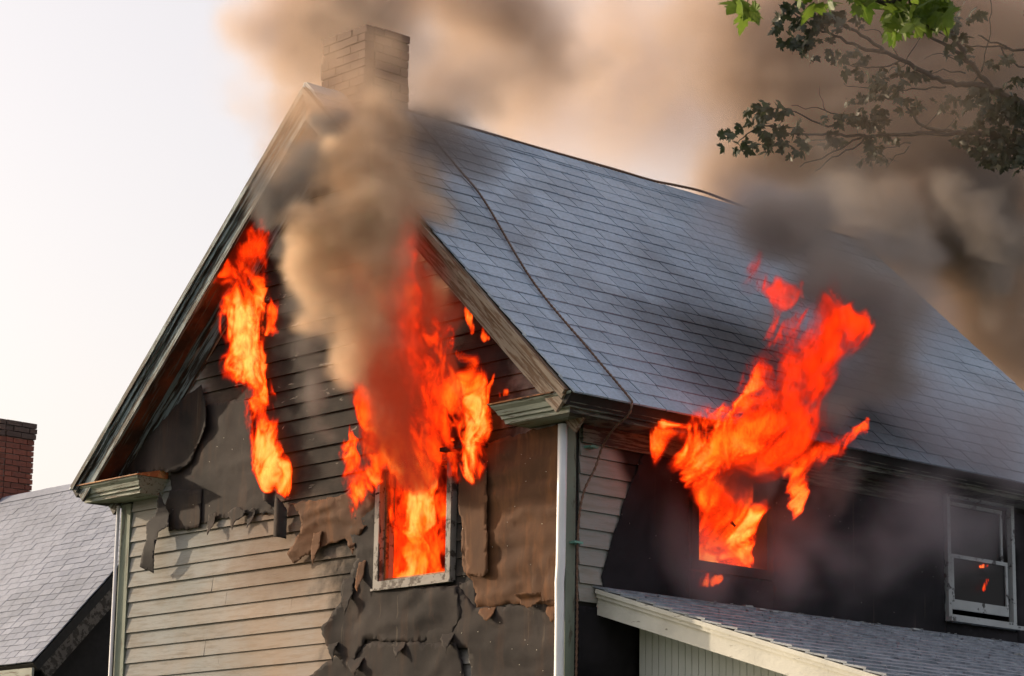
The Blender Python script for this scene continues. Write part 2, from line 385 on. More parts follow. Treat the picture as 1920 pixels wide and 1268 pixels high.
# corner boards
MB().box((-.115, -.034, 0), (.034, 0, 5.17)).box((0, 0, 0), (.034, .062, 5.17)).build('corner_board', M['corner'], house)
MB().box((-W-.034, -.034, 0), (-W+.115, 0, 5.17)).box((-W-.034, 0, 0), (-W, .115, 5.17)).build('corner_board', M['corner'], house)

# ---- roof: deck slabs, slates
roof = MB()
def slab(sgn, ya, yb, th=.10, off=-.022):
    P = []
    for (u, h) in ((0, off-th), (SL-.02, off-th), (SL-.02, off), (0, off)):
        P.append((XR+sgn*(UX*u+NX*h), ZP+UZ*u+NZ*h))
    P[0] = (XR, P[0][1]-.0); P[3] = (XR, P[3][1])
    n = len(roof.v)
    for y in (ya, yb):
        for (x, z) in P: roof.v.append((x, y, z))
    roof.f += [(n, n+1, n+2, n+3)[::-1], (n+4, n+5, n+6, n+7)] + [(n+i, n+(i+1) % 4, n+4+(i+1) % 4, n+4+i) for i in range(4)]
slab(1, -OV+.01, LEN-.01); slab(-1, -OV+.01, LEN-.01)
roofo = roof.build('roof', M['deck'], house)
# slates
ROWS = 25; EX = SL/ROWS; SW = .295
def slate_mesh(wd, ln, th, chip=0):
    """x along the course, y up the slope, z out"""
    v = [(0, 0, 0), (wd, 0, 0), (wd, ln, 0), (0, ln, 0), (0, 0, th), (wd, 0, th), (wd, ln, th*.8), (0, ln, th*.8)]
    f = [(0, 3, 2, 1), (4, 5, 6, 7), (0, 1, 5, 4), (1, 2, 6, 5), (2, 3, 7, 6), (3, 0, 4, 7)]
    if chip:
        c = .03*chip
        v = [(c, 0, 0), (wd, 0, 0), (wd, ln, 0), (0, ln, 0), (0, c*.8, 0), (c, 0, th), (wd, 0, th), (wd, ln, th*.8), (0, ln, th*.8), (0, c*.8, th)]
        f = [(0, 4, 3, 2, 1), (5, 6, 7, 8, 9)] + [(i, (i+1) % 5, 5+(i+1) % 5, 5+i) for i in range(5)]
    return mesh(v, f, 'slate')
def lay_slates(base_pt, along, down, normal, length, rows, ex, sw, mat, parent, limit, near_key, th=.013, sag=None, last_ex=None, name='slate'):
    """base_pt: top corner; along: unit along the course; down: unit down the slope"""
    meshes = [slate_mesh(1, 1, 1, c) for c in (0, 0, 0, 1, 0)]
    for me in meshes: me.materials.append(mat)
    al, dn, no = Vector(along), Vector(down), Vector(normal); items = []
    for r in range(rows):
        x = -random.uniform(0, sw) if r % 2 else -sw*.5-random.uniform(0, sw*.2)
        x = -(sw*(.1+.8*random.random()))
        while x < length:
            wd = sw*random.choice((.85, 1, 1, 1, 1.1))*random.uniform(.97, 1.03)
            a, b = max(x, 0), min(x+wd, length)
            if b-a > .03: items.append((r, a, b))
            x += wd
    items.sort(key=lambda i: near_key(i))
    rest = MB()
    for n, (r, a, b) in enumerate(items):
        wd = b-a-.011; ln = ex*1.25
        lift = .009+random.uniform(0, .004); rot = random.gauss(0, .006)
        butt = Vector(base_pt)+al*(a+.0025)+dn*((r+1)*ex+random.gauss(0, .0022))+no*(lift+(sag(a, r) if sag else 0))
        up = (-dn*math.cos(.035)-no*math.sin(.035)).normalized(); a2 = (al*math.cos(rot)+up*math.sin(rot)).normalized()
        n2 = a2.cross(up).normalized()
        if n2.dot(no) < 0: n2 = -n2
        mt = Matrix.Identity(4)
        for i in range(3): mt[i][0], mt[i][1], mt[i][2], mt[i][3] = a2[i]*wd, up[i]*ln, n2[i]*th, butt[i]
        if n < limit:
            o = bpy.data.objects.new(name, meshes[random.randrange(len(meshes))]); COL.objects.link(o); o.parent = parent; o.matrix_world = mt
        else:
            c = [(0, 0, 0), (1, 0, 0), (1, 1, 0), (0, 1, 0), (0, 0, 1), (1, 0, 1), (1, 1, 1), (0, 1, 1)]
            rest.hexa([mt @ Vector(q) for q in c])
    if rest.v:
        o = rest.build(name+'s', mat, parent); o['kind'] = 'stuff'
        if False: pass
def sag(a, r): return -.028*math.sin(math.pi*min(1, a/7.3))*(r/25)
lay_slates((XR, -OV, ZP-.014), (0, 1, 0), (UX, 0, UZ), (NX, 0, NZ), LEN+OV, ROWS, EX, SW, M['slate'], roofo, 300, lambda i: i[1]-i[0]*.02)
lm = MB()
for r in range(ROWS):
    u = (r+1)*EX
    a = (XR-UX*u-NX*.004, ZP+UZ*u+NZ*.006); b = (XR-UX*(u-EX)-NX*.002, ZP+UZ*(u-EX)-NZ*.012)
    c = (a[0]-NX*.012, a[1]+NZ*.012); d = (b[0]-NX*.012, b[1]+NZ*.012)
    lm.hexa([(a[0], -OV, a[1]), (a[0], LEN, a[1]), (b[0], LEN, b[1]), (b[0], -OV, b[1]), (c[0], -OV, c[1]), (c[0], LEN, c[1]), (d[0], LEN, d[1]), (d[0], -OV, d[1])])
lm.build('rear_slope_slates', M['slate'], roofo)['kind'] = 'stuff'
# ridge slates, a saddle of short pieces
for i in range(27):
    y = -OV+i*.272; u = .17
    mb = MB(); dz = random.uniform(0, .006)
    for s in (1, -1):
        p = [(XR+s*(UX*a+NX*h), ZP+.012+dz+UZ*a+NZ*h) for (a, h) in ((0, 0), (u, 0), (u, .011), (0, .011))]
        mb.hexa([(p[0][0], y, p[0][1]), (p[1][0], y, p[1][1]), (p[1][0], y+.29, p[1][1]-.004), (p[0][0], y+.29, p[0][1]-.004),
                 (p[3][0], y, p[3][1]), (p[2][0], y, p[2][1]), (p[2][0], y+.29, p[2][1]-.004), (p[3][0], y+.29, p[3][1]-.004)])
    mb.build('ridge_slate', M['slate'], roofo)
# rake boards: fascia on each gable slope, soffit beneath, frieze on the wall
def rake(sgn, tr, so_m, y_out, y_wall, names=True):
    mb = MB(); S0 = .0; S1 = SL-.06
    def P(u, h, y): return (XR+sgn*(UX*u+NX*h), y, ZP+UZ*u+NZ*h)
    def bar(mb, h0, h1, ya, yb, u0=0., u1=None):
        u1 = S1 if u1 is None else u1
        c = h0*NX/UX if True else 0
        # mitre at the apex: start where x = XR
        def start(h): return -h*NX/UX
        n = [P(start(h0), h0, ya), P(u1, h0, ya), P(u1, h0, yb), P(start(h0), h0, yb), P(start(h1), h1, ya), P(u1, h1, ya), P(u1, h1, yb), P(start(h1), h1, yb)]
        if u0: n = [P(u0, h0, ya), P(u1, h0, ya), P(u1, h0, yb), P(u0, h0, yb), P(u0, h1, ya), P(u1, h1, ya), P(u1, h1, yb), P(u0, h1, yb)]
        mb.hexa(n)
    s = -1 if y_out < y_wall else 1
    a = MB(); bar(a, -.225, -.075, y_out-s*.012, y_out-s*.04); a.build('rake_board', tr, house)
    b = MB(); bar(b, -.105, -.018, y_out+s*.012, y_out-s*.011); bar(b, -.066, -.020, y_out+s*.034, y_out+s*.0125); b.build('rake_moulding', tr, house)
    c = MB(); bar(c, -.160, -.126, y_out-s*.042, y_wall); c.build('soffit', so_m, house)
    d = MB(); bar(d, -.36, -.163, y_wall+s*.055, y_wall+s*.026); bar(d, -.225, -.162, y_wall+s*.085, y_wall+s*.056); d.build('frieze_board', tr, house)
rake(-1, M['trim_left'], M['soffit_left'], -OV, 0); rake(1, M['trim_right'], M['soffit_left'], -OV, 0)
rake(-1, M['trim_dark'], M['soffit_left'], LEN, LEN-OV); rake(1, M['trim_dark'], M['soffit_left'], LEN, LEN-OV)
# cornices: boxed eaves on both sides with their returns on the gable
def cornice_prof(z_top=5.30):
    # (out, z) section of the boxed eave, out = distance from wall
    return [(0, ZS), (.30, ZS), (.30, ZS+.035), (.325, ZS+.035), (.325, ZS+.06), (.345, ZS+.065), (.36, ZS+.10), (.395, ZS+.125), (.40, ZS+.14), (0, ZS+.14)]
pr = cornice_prof()
# right eave
for X_, sg in ((0, 1), (-W, -1)):
    mb = MB(); mb.sweep([(X_, 0, 0), (X_, LEN-.02, 0)], (sg, 0, 0), (0, 0, 1), pr)
    for i, (a, z) in enumerate(pr): mb.v[i] = (X_+sg*a, -a*OV/.40-.002, z)
    mb.build('eave_cornice', M['trim_dark'], house)
# frieze under right eave
MB().box((.026, .12, ZS-.14), (.05, 4.40, ZS-.002)).build('frieze_board', M['trim_dark'], house)
def ret(xa, xb, inner, name):
    """cornice return on the gable from xa to xb; inner = +1 if its free end is at xb"""
    mb = MB(); prof = [(OV*a/.40, z) for a, z in pr]
    # front section swept along x, ends tapered following the profile
    n = len(prof); vs = []; 
    for end in (0, 1):
        for (d, z) in prof:
            grow = (d-OV*.75) if d > 0 else (0 if z < ZS+.1 else OV*.25)
            g = max(0, (z-ZS)/.14)*.085
            x = (-W-d*.4/OV+.001 if inner > 0 else xa-g) if end == 0 else (xb+g if inner > 0 else d*.4/OV-.001)
            mb.v.append((x, -d-.002, z))
    for i in range(n):
        a, b = i, (i+1) % n; mb.f.append((a, a+n, b+n, b))
    mb.f.append(tuple(range(n))); mb.f.append(tuple(range(2*n-1, n-1, -1)))
    o = mb.build(name, M['trim_h'], house)
    # sloped rusted metal cap
    zt = ZS+.143; c = MB(); x0, x1 = (xa-.10, xb+.10) if inner > 0 else (xa-.10, .20)
    c.hexa([(x0, -OV-.018, zt), (x1, -OV-.018, zt), (x1, -.03, zt), (x0, -.03, zt), (x0, -OV-.018, zt+.010), (x1, -OV-.018, zt+.010), (x1, -.03, zt+.085), (x0, -.03, zt+.085)])
    c.build('rusted_flashing', M['rust'], o)
    return o
ret(-6.06, -5.22, 1, 'cornice_return'); ret(-.40, .315, -1, 'cornice_return')

# downspout (a long slightly kinked pipe on the corner) and its straps
pts = [(.03, -.075, 5.16), (.03, -.078, 4.6), (.028, -.08, 4.1), (.02, -.082, 3.98), (.024, -.08, 3.7), (.022, -.08, 2.4), (.02, -.08, .2)]
ds = MB().tube(pts, .036, 12).build('downspout', M['metal'], house, True)
for z in (2.9,): MB().box((-.012, -.12, z), (.068, -.034, z+.03)).build('pipe_strap', M['metal'], ds)
MB().tube([(-W-.045, -.06, 5.16), (-W-.045, -.06, .2)], .016, 8).build('corner_bead', M['metal'], house, True)

# lightning cable: twisted strand on the ridge, lifting off it, down the slope, over the eave and down the corner
def R(u, y, h=.03): return (XR+UX*u+NX*h, y, ZP+UZ*u+NZ*h)
def dense(pts, st=.02):
    out = []
    P = [Vector(p) for p in pts]
    for i in range(len(P)-1):
        p0, p1, p2, p3 = P[max(i-1, 0)], P[i], P[i+1], P[min(i+2, len(P)-1)]
        n = max(2, int((p2-p1).length/st))
        for j in range(n):
            q = j/n; out.append(.5*((2*p1)+(p2-p0)*q+(2*p0-5*p1+4*p2-p3)*q*q+(3*p1-p0-3*p2+p3)*q**3))
    out.append(P[-1]); return out
zt = ZP+.045
zt = ZP+.032
ridge_cable = [(XR, .72, zt), (XR, 1.5, zt+.004), (XR, 2.4, zt), (XR, 3.3, zt+.004), (XR, 3.85, zt), (XR, 4.2, zt+.02), (XR, 4.55, zt+.035), (XR, 4.95, zt+.015), (XR, 5.3, zt), (XR, 6.2, zt), (XR, 7.0, zt)]
MB().tube(dense(ridge_cable, .012), .012, 8, 130, 2, .32).build('lightning_cable', M['cable'], house, True)
dc = [R(.08, .80), R(1.0, .745), R(1.55, .69), R(2.9, .34), R(3.9, .27), R(SL-.05, .235), (OE+.03, .225, ZE-.01), (OE+.01, .215, ZE-.09), (.30, .205, 5.14), (.14, .24, 5.03), (.10, .20, 4.86), (.08, .10, 4.66), (.075, .055, 4.42), (.075, .045, 4.1), (.075, .05, 3.7), (.075, .045, 3.2), (.075, .05, 2.4), (.075, .05, .3)]
cabl = MB().tube(dense(dc, .012), .0085, 8, 130, 2, .32).build('lightning_cable', M['cable'], house, True)
for p in ((.05, .20, 5.02), (.05, .045, 4.28)): MB().box((p[0]-.03, p[1]-.045, p[2]-.008), (p[0]+.045, p[1]+.04, p[2]+.008)).build('cable_clamp', M['copper'], cabl)

# chimney astride the ridge, laid brick by brick
def bricks(parent, x0, x1, y0, y1, z0, z1, mats, ch=.0765, bl=.21, faces=('front', 'right'), jit=.006, cap_rows=0, chip=.1):
    bh = ch-.011; r = 0; z = z0; me = {}
    unit = mesh([(-.5,-.5,-.5),(.5,-.5,-.5),(.5,.5,-.5),(-.5,.5,-.5),(-.5,-.5,.5),(.5,-.5,.5),(.5,.5,.5),(-.5,.5,.5)], [(0,3,2,1),(4,5,6,7),(0,1,5,4),(1,2,6,5),(2,3,7,6),(3,0,4,7)], 'brick')
    def get(m_):
        if m_.name not in me: c = unit.copy(); c.materials.append(m_); me[m_.name] = c
        return me[m_.name]
    n_rows = int(round((z1-z0)/ch))
    for r in range(n_rows):
        z = z0+r*ch; ex = .0; m_ = mats[0]
        k = n_rows-1-r
        if k < cap_rows: ex = .02 if k != cap_rows-1 else .012; m_ = mats[1]
        X0, X1, Y0, Y1 = x0-ex, x1+ex, y0-ex, y1+ex
        if 'front' in faces:
            n = max(1, round((X1-X0)/bl)); w_ = (X1-X0)/n; off = .5*w_ if r % 2 else 0
            xs = [X0]+[X0+off+i*w_ for i in range(0 if off else 1, n+1) if X0 < X0+off+i*w_ < X1-.01]+[X1]
            for a, b in zip(xs, xs[1:]):
                o = bpy.data.objects.new('brick', get(m_)); COL.objects.link(o); o.parent = parent
                o.location = ((a+b)/2, Y0+.04+random.gauss(0, jit*.5), z+bh/2); o.scale = (b-a-.010, .09+random.uniform(0, jit), bh*random.uniform(.93, 1.02)); o.rotation_euler = (0, 0, random.gauss(0, .012))
        if 'right' in faces:
            n = max(1, round((Y1-Y0-.1)/bl)); w_ = (Y1-Y0-.09)/n; off = .5*w_ if not r % 2 else 0; yy = Y0+.09
            ys = [yy]+[yy+off+i*w_ for i in range(0 if off else 1, n+1) if yy < yy+off+i*w_ < Y1-.01]+[Y1]
            for a, b in zip(ys, ys[1:]):
                o = bpy.data.objects.new('brick', get(m_)); COL.objects.link(o); o.parent = parent
                o.location = (X1-.04+random.gauss(0, jit*.6), (a+b)/2, z+bh/2); o.scale = (.09, b-a-.010, bh*random.uniform(.93, 1.02)); o.rotation_euler = (0, 0, random.gauss(0, .012))
chb = MB().box((-3.19, .072, 7.6), (-2.61, .528, 9.012)).build('chimney', M['mortar_dark'], house)
bricks(chb, -3.2, -2.6, .06, .54, 7.72, 9.02, (M['brick_soot'], M['brick_soot']), jit=.012)
MB().hexa([(-2.62, .02, 7.90), (-2.45, .02, 7.92), (-2.45, .60, 7.92), (-2.62, .60, 7.90), (-2.62, .02, 8.25), (-2.60, .02, 8.25), (-2.60, .60, 8.25), (-2.62, .60, 8.25)]).build('lead_flashing', M['old_wood'], chb)

# ---- windows
def frame_y(x0, x1, z0, z1, wd, y0, y1):
    return MB().box((x0-wd, y0, z0-wd), (x1+wd, y1, z0)).box((x0-wd, y0, z1), (x1+wd, y1, z1+wd)).box((x0-wd, y0, z0), (x0, y1, z1)).box((x1, y0, z0), (x1+wd, y1, z1))
def frame_x(y0, y1, z0, z1, wd, x0, x1, bot=None):
    bot = bot or wd
    return MB().box((x0, y0-wd, z0-bot), (x1, y1+wd, z0)).box((x0, y0-wd, z1), (x1, y1+wd, z1+wd)).box((x0, y0-wd, z0), (x1, y0, z1)).box((x0, y1, z0), (x1, y1+wd, z1))
gw = frame_y(gx0+.02, gx1-.02, gz0+.02, gz1, .055, -.062, .10).build('window', M['window_wood'], house)
MB().box((gx0-.045, -.080, gz0-.055), (gx1+.045, -.03, gz0-.037)).build('window_sill', M['window_wood'], gw)
frame_y(gx0+.045, gx1-.045, gz0+.045, gz1-.03, .022, .0, .03).build('window_bead', M['rust'], gw)
# charred little hood on the right end of the head
hd = MB().box((-1.26, -.17, 5.095), (-.84, -.026, 5.125)).box((-1.20, -.15, 5.125), (-.88, -.03, 5.165)).build('window_hood', M['char'], gw)
w1 = frame_x(H1[0]+.02, H1[1]-.02, H1[2]+.02, H1[3], .075, -.06, .045).build('window', M['char'], house)
MB().tube([(.0, 1.50, 4.76), (.03, 1.66, 4.70), (.05, 1.80, 4.60)], [.02, .026, .008], 6).build('burnt_muntin', M['char'], w1)
w2 = frame_x(H2[0]-.015, H2[1]+.015, H2[2]+.01, H2[3]+.02, .045, -.06, .05, .04).build('window', M['sash'], house)
MB().box((-.06, H2[0]-.09, H2[2]-.055), (.10, H2[1]+.09, H2[2]-.02)).build('window_sill', M['sash'], w2)
us = frame_x(H2[0]+.06, H2[1]-.06, 4.68, H2[3]-.035, .030, -.045, -.015).build('upper_sash', M['sash'], w2)
MB().box((-.033, H2[0]+.06, 4.68), (-.028, H2[1]-.06, H2[3]-.045)).build('pane', M['glass'], us)
ls = frame_x(H2[0]+.045, H2[1]-.06, 4.285, 4.645, .032, .0, .030, .085).build('lower_sash', M['sash'], w2)
MB().box((.012, H2[0]+.055, 4.285), (.017, H2[1]-.06, 4.645)).build('pane', M['glass'], ls)

# ---- tar paper sheets nailed over the boards
def densify(poly, st=.05, jit=.004):
    out = []; st = min(st, .022); ph = random.uniform(0, 50)
    for i, p in enumerate(poly):
        a, b = Vector(p), Vector(poly[(i+1) % len(poly)]); n = max(1, int((b-a).length/st)); d = (b-a).normalized(); nn_ = Vector((-d.y, d.x))
        for j in range(n):
            q = a+(b-a)*j/n; env = min(1, 4*j/n, 4*(n-j)/n)
            w1_ = math.sin(q.x*19+q.y*23+ph)+.7*math.sin(q.x*47-q.y*39+ph*2)
            out.append(q+nn_*(w1_*.006+random.gauss(0, .0032))*env)
    return out
def sheet(poly, base, wr, mat, plane='y', curl=None, seed=1, st=.045, parent=None, name='tar_paper', lab=None, horiz=.0, thick=.0016):
    """poly in wall coordinates (along, z); base = distance off the wall; wr = wrinkle height; curl(a,z)->extra lift"""
    pts = densify([Vector(p) for p in poly], st)
    nb = len(pts); xs = [p.x for p in pts]; zs = [p.y for p in pts]
    inner = []
    x = min(xs)
    while x < max(xs):
        z = min(zs)
        while z < max(zs): inner.append(Vector((x+random.uniform(-.3, .3)*st, z+random.uniform(-.3, .3)*st))); z += st
        x += st
    vs, es, fs, *_ = geometry.delaunay_2d_cdt(pts+inner, [], [list(range(nb))], 1, 1e-5)
    P = np.array([[v.x, 0, v.y] for v in vs], 'f')
    h = (fbm(P*[5., 1, 3.6], 4, seed, .6)-.5)*1.2*wr+(fbm(P*[1.8, 1, 10.], 3, seed+4)-.5)*1.5*wr*min(1, horiz)
    rid = 1-np.abs(fbm(P*[1.2, 1, 6.], 3, seed+9)*2-1); h = h+wr*horiz*np.clip(rid-.8, 0, 1)*6
    out = []
    for v, d in zip(vs, h):
        a, z = v.x, v.y; o = base+max(float(d)+wr, 0); 
        if curl: q = curl(a, z); 
        else: q = 0
        if isinstance(q, tuple): a += q[1]; z += q[2]; q = q[0]
        o += q
        out.append((a, -o, z) if plane == 'y' else (o, a, z))
    me = mesh(out, [tuple(f) for f in fs], name, True)
    o = link(name, me, mat, parent or gable)
    so_ = o.modifiers.new('thickness', 'SOLIDIFY'); so_.thickness = thick; so_.offset = 0
    if lab: o['label'] = lab
    return o
def G(px, py, y=-.03):
    q = un(px, py, 1, y); return (q[0], q[2])
def S(px, py, x=.03):
    q = un(px, py, 0, x); return (q[1], q[2])
# brown sheet right of the window
sheet([G(868, 842), G(1058, 795), G(1060, 1000), G(1052, 1138), G(985, 1132), G(895, 1140), G(890, 1090), G(868, 1060)], .030, .011, M['felt_brown'], seed=2, horiz=1.6, lab='brown rippled tar paper sheet right of the gable window')
# narrow hanging strip with a glossy top and rounded lower corner
def c_strip(a, z): return .02+.05*max(0, (a+1.0))**1*1.2
sheet([G(866, 868), G(905, 850), G(922, 880), G(925, 1075), G(915, 1083), G(882, 1080), G(880, 1000), G(868, 960)], .045, .008, M['felt_brown'], seed=4, curl=c_strip, lab='glossy tar paper strip hanging beside the window')
# dark bottom sheets
sheet([G(700, 1104), G(860, 1098), G(894, 1140), G(1053, 1130), G(1050, 1290), G(890, 1290), G(880, 1215), G(690, 1215), G(690, 1130)], .030, .009, M['felt_dark'], seed=6, horiz=1.)
sheet([G(672, 960), G(716, 900), G(716, 1100), G(860, 1100), G(868, 1146), G(850, 1195), G(770, 1205), G(690, 1200), G(668, 1245), G(628, 1228), G(612, 1180), G(650, 1120), G(664, 1070), G(674, 1050), G(660, 1000)], .036, .011, M['felt_dark'], seed=8, horiz=1.2, curl=lambda a, z: .05*max(0, -2.45-a)*2)
sheet([G(575, 1275), G(640, 1225), G(700, 1205), G(860, 1206), G(880, 1290), G(560, 1300)], .040, .010, M['felt_dark'], seed=11, horiz=1.)
sheet([G(862, 1092), G(896, 1088), G(896, 1142), G(868, 1146)], .032, .006, M['felt_dark'], seed=12)
# curled flap at the bottom of the brown sheet
def c_flap(a, z):
    t = max(0, (4.02-z)); return (.09*math.sin(min(t*12, 2.6)), -.1*t, .35*t)
sheet([G(985, 1130), G(1035, 1126), G(1030, 1150), G(1005, 1170), G(992, 1160)], .04, .003, M['felt_brown'], seed=14, curl=c_flap, st=.02)
# broad dark sheet on the left, under the cornice, with its edges
sheet([G(322, 880), G(345, 850), G(372, 800), G(385, 762), G(430, 752), G(470, 750), G(485, 880), G(520, 965), G(450, 965), G(350, 990), G(318, 985), G(322, 930)], .028, .010, M['felt_dark'], seed=21, horiz=.8, lab='large charcoal tar paper sheet beside the left cornice')
sheet([G(322, 920), G(383, 918), G(378, 990), G(320, 997), G(312, 960)], .045, .006, M['felt_dark'], seed=22, lab='small square patch of dark tar paper')
# sheet that leans off the wall against the rake
def c_lean(a, z): return .10+.20*max(0., min(1., (a+5.4)/.9))
sheet([G(205, 885, -.1), G(300, 800, -.1), G(345, 740, -.1), G(372, 720, -.1), G(383, 752, -.1), G(385, 800, -.1), G(365, 835, -.1), G(350, 868, -.1), G(330, 884, -.1), G(280, 886, -.1)], .08, .012, M['felt_dark'], seed=24, curl=lambda a, z: .03*math.sin(a*7), lab='tar paper sheet sagging off the wall under the left rake')
# dangling twisted strip on the lower left
def c_tw(a, z): return (.03+.06*abs(math.sin((5.0-z)*5)), .04*math.sin((5.-z)*4), 0)
sheet([G(322, 925), G(330, 990), G(312, 1000), G(305, 1040), G(300, 1078), G(276, 1066), G(290, 1015), G(286, 985), G(306, 960)], .05, .008, M['felt_black'], seed=26, curl=c_tw, st=.025, lab='torn black strip of tar paper dangling over the boards')
sheet([G(500, 905), G(535, 935), G(547, 960), G(546, 1010), G(524, 1008), G(522, 960), G(505, 935)], .05, .012, M['felt_dark'], seed=28, st=.025, curl=lambda a, z: .05*abs(math.sin(a*18)), lab='short charred strip hanging below the left flame')
# torn brown sheet left of the window
sheet([G(548, 945), G(640, 932), G(700, 900), G(716, 960), G(672, 1010), G(668, 1042), G(650, 1010), G(600, 1030), G(560, 1058), G(549, 1040), G(572, 1000), G(570, 968)], .033, .012, M['felt_brown'], seed=31, st=.03, horiz=1.5, curl=lambda a, z: .06*max(0, min(1, (5.0-z)*1.6))*max(0, -2.9-a)*2, lab='torn brown tar paper flap left of the gable window')
sheet([G(436, 962), G(452, 952), G(470, 958), G(462, 972), G(448, 982), G(444, 996)], .045, .006, M['felt_dark'], seed=33, st=.02, curl=lambda a, z: .03)
for q_, (px, py, wd_, ln_, mt_) in enumerate([(648, 1085, 22, 70, 'felt_dark'), (676, 1055, 14, 60, 'felt_brown'), (628, 1180, 16, 70, 'felt_dark'), (742, 1195, 26, 40, 'felt_dark'), (836, 1180, 22, 48, 'felt_dark'), (905, 1140, 30, 26, 'felt_brown'), (1032, 1135, 18, 34, 'felt_brown'), (592, 1000, 16, 62, 'felt_brown'), (395, 965, 14, 40, 'felt_dark'), (470, 958, 12, 34, 'felt_dark'), (660, 1225, 30, 44, 'felt_dark')]):
    z_top = G(px, py)[1]
    sheet([G(px, py), G(px+wd_, py-3), G(px+wd_*.9, py+ln_*.55), G(px+wd_*.55, py+ln_), G(px+wd_*.3, py+ln_*.7), G(px-2, py+ln_*.4)], .045, .005, M[mt_], seed=60+q_, st=.02, curl=lambda a, z, zt_=z_top, q_=q_: (min(.05, .5*max(0, zt_-z)**1.3+.01*math.sin((zt_-z)*30+q_)), .012*math.sin((zt_-z)*14+q_), 0))
# black paper over most of the side wall
bs = [S(1190, 790), S(1150, 880), S(1118, 980), S(1100, 1060), S(1105, 1100), (1.25, 3.86), (1.29, 3.96), (1.29, 5.14)]
sheet([(.82, 5.12), (.62, 4.75), (.45, 4.35), (.34, 4.06), (.42, 3.80), (1.29, 3.80), (1.29, 5.12)], .026, .004, M['felt_black'], 'x', seed=41, parent=sidew, lab='black tar paper covering the scorched side wall')
sheet([(1.28, 3.80), (2.28, 3.80), (2.28, 4.20), (1.28, 4.20)], .026, .004, M['felt_black'], 'x', seed=42, parent=sidew)
sheet([(2.27, 3.80), (4.47, 3.80), (4.47, 5.14), (2.27, 5.14)], .026, .005, M['felt_black'], 'x', seed=43, parent=sidew, st=.07)
sheet([(4.46, 3.80), (5.50, 3.80), (5.50, 4.07), (4.46, 4.07)], .026, .004, M['felt_black'], 'x', seed=44, parent=sidew)
sheet([(5.49, 3.80), (6.60, 3.80), (6.60, 5.14), (5.49, 5.14)], .026, .004, M['felt_black'], 'x', seed=45, parent=sidew, st=.07)
sheet([(.12, 2.2), (.74, 2.2), (.74, 3.82), (.12, 3.82)], .012, .004, M['felt_black'], 'x', seed=46, parent=sidew)
sheet([(1.28, 5.08), (2.28, 5.08), (2.28, 5.14), (1.28, 5.14)], .02, .003, M['felt_black'], 'x', seed=47, parent=sidew)
# nail heads: tiny pale dots
nm = MB()
def nail(p, ax, r=.0022):
    n = len(nm.v)
    for k in range(6):
        a = k*math.pi/3
        for o in (0, .004): nm.v.append((p[0]+r*math.cos(a), p[1]-o, p[2]+r*math.sin(a)) if ax == 'y' else (p[0]+o, p[1]+r*math.cos(a), p[2]+r*math.sin(a)))
    nm.f.append(tuple(n+2*k+1 for k in range(6)))
    for k in range(6): nm.f.append((n+2*k, n+2*((k+1) % 6), n+2*((k+1) % 6)+1, n+2*k+1))
rs = random.Random(5)
for _ in range(36): nail((rs.uniform(-1.1, -.15), -.053, rs.uniform(3.3, 5.05)), 'y')
for _ in range(14): nail((rs.uniform(-5.1, -3.9), -.051, rs.uniform(4.75, 5.6)), 'y', .002)
for _ in range(45): nail((.037, rs.uniform(.5, 4.4), rs.uniform(3.95, 5.05)), 'x', .002)
nm.build('nail_heads', M['nail'], house)['kind'] = 'stuff'

# ------------------------------------------------------------------ lean-to porch on the right
porch = thing('lean_to', 'low lean-to with slate shed roof and white bargeboard against the side wall', 'lean-to', (1.5, 4, 0))
PK = -.2964; PA = math.atan(-PK); PU = (math.cos(PA), 0, -math.sin(PA)); PN = (math.sin(PA), 0, math.cos(PA)); PL = 3.5; PY0 = .303; PY1 = 8.4; PZ = 3.985
def PP(u, y, h): return (PU[0]*u+PN[0]*h, y, PZ+PU[2]*u+PN[2]*h)
pw = thing('x', None, None); bpy.data.objects.remove(pw)
mb = MB(); mb.hexa([PP(0.06, PY0+.03, -.10), PP(PL, PY0+.03, -.10), PP(PL, PY1, -.10), PP(0.06, PY1, -.10), PP(0.06, PY0+.03, -.012), PP(PL, PY0+.03, -.012), PP(PL, PY1, -.012), PP(0.06, PY1, -.012)])
proof = mb.build('roof', M['deck'], porch)
proof.matrix_parent_inverse = Matrix.Translation((-1.5, -4, 0))
def lay_low(mat, parent):
    rest = MB(); ex = .17; r = 0
    while (r+1)*ex < PL+.02:
        y = PY0-.026
        while y < PY1:
            wd = random.uniform(.16, .30); u1 = (r+1)*ex+random.gauss(0, .007); u0 = u1-ex-.03; h = random.uniform(.007, .013)
            rest.hexa([PP(u0, y, -.010), PP(u1, y, h-.008), PP(u1, y+wd-.006, h-.008), PP(u0, y+wd-.006, -.010), PP(u0, y, .001), PP(u1, y, h+.008), PP(u1, y+wd-.006, h+.008), PP(u0, y+wd-.006, .001)])
            y += wd
        r += 1
    o = rest.build('slates', mat, parent); o['kind'] = 'stuff'; return o
def mat_low():
    t = NT('low_slate'); n = t.noise(1, 5, t.pos((2.5, 9, 2.5))); n2 = t.noise(30, 4)
    c = t.mix(t.ramp(n, (.35, 0.), (.65, 1.)), (.16, .19, .23), (.32, .36, .42)); c = t.mix(t.ramp(n2, (.4, 0.), (.8, .5)), c, (.09, .095, .11))
    t.bsdf(c, .5, t.bump(n2, .5, .004), spec=.5); return t.m
lay_low(mat_low(), proof)
dbr = MB(); rs = random.Random(8)
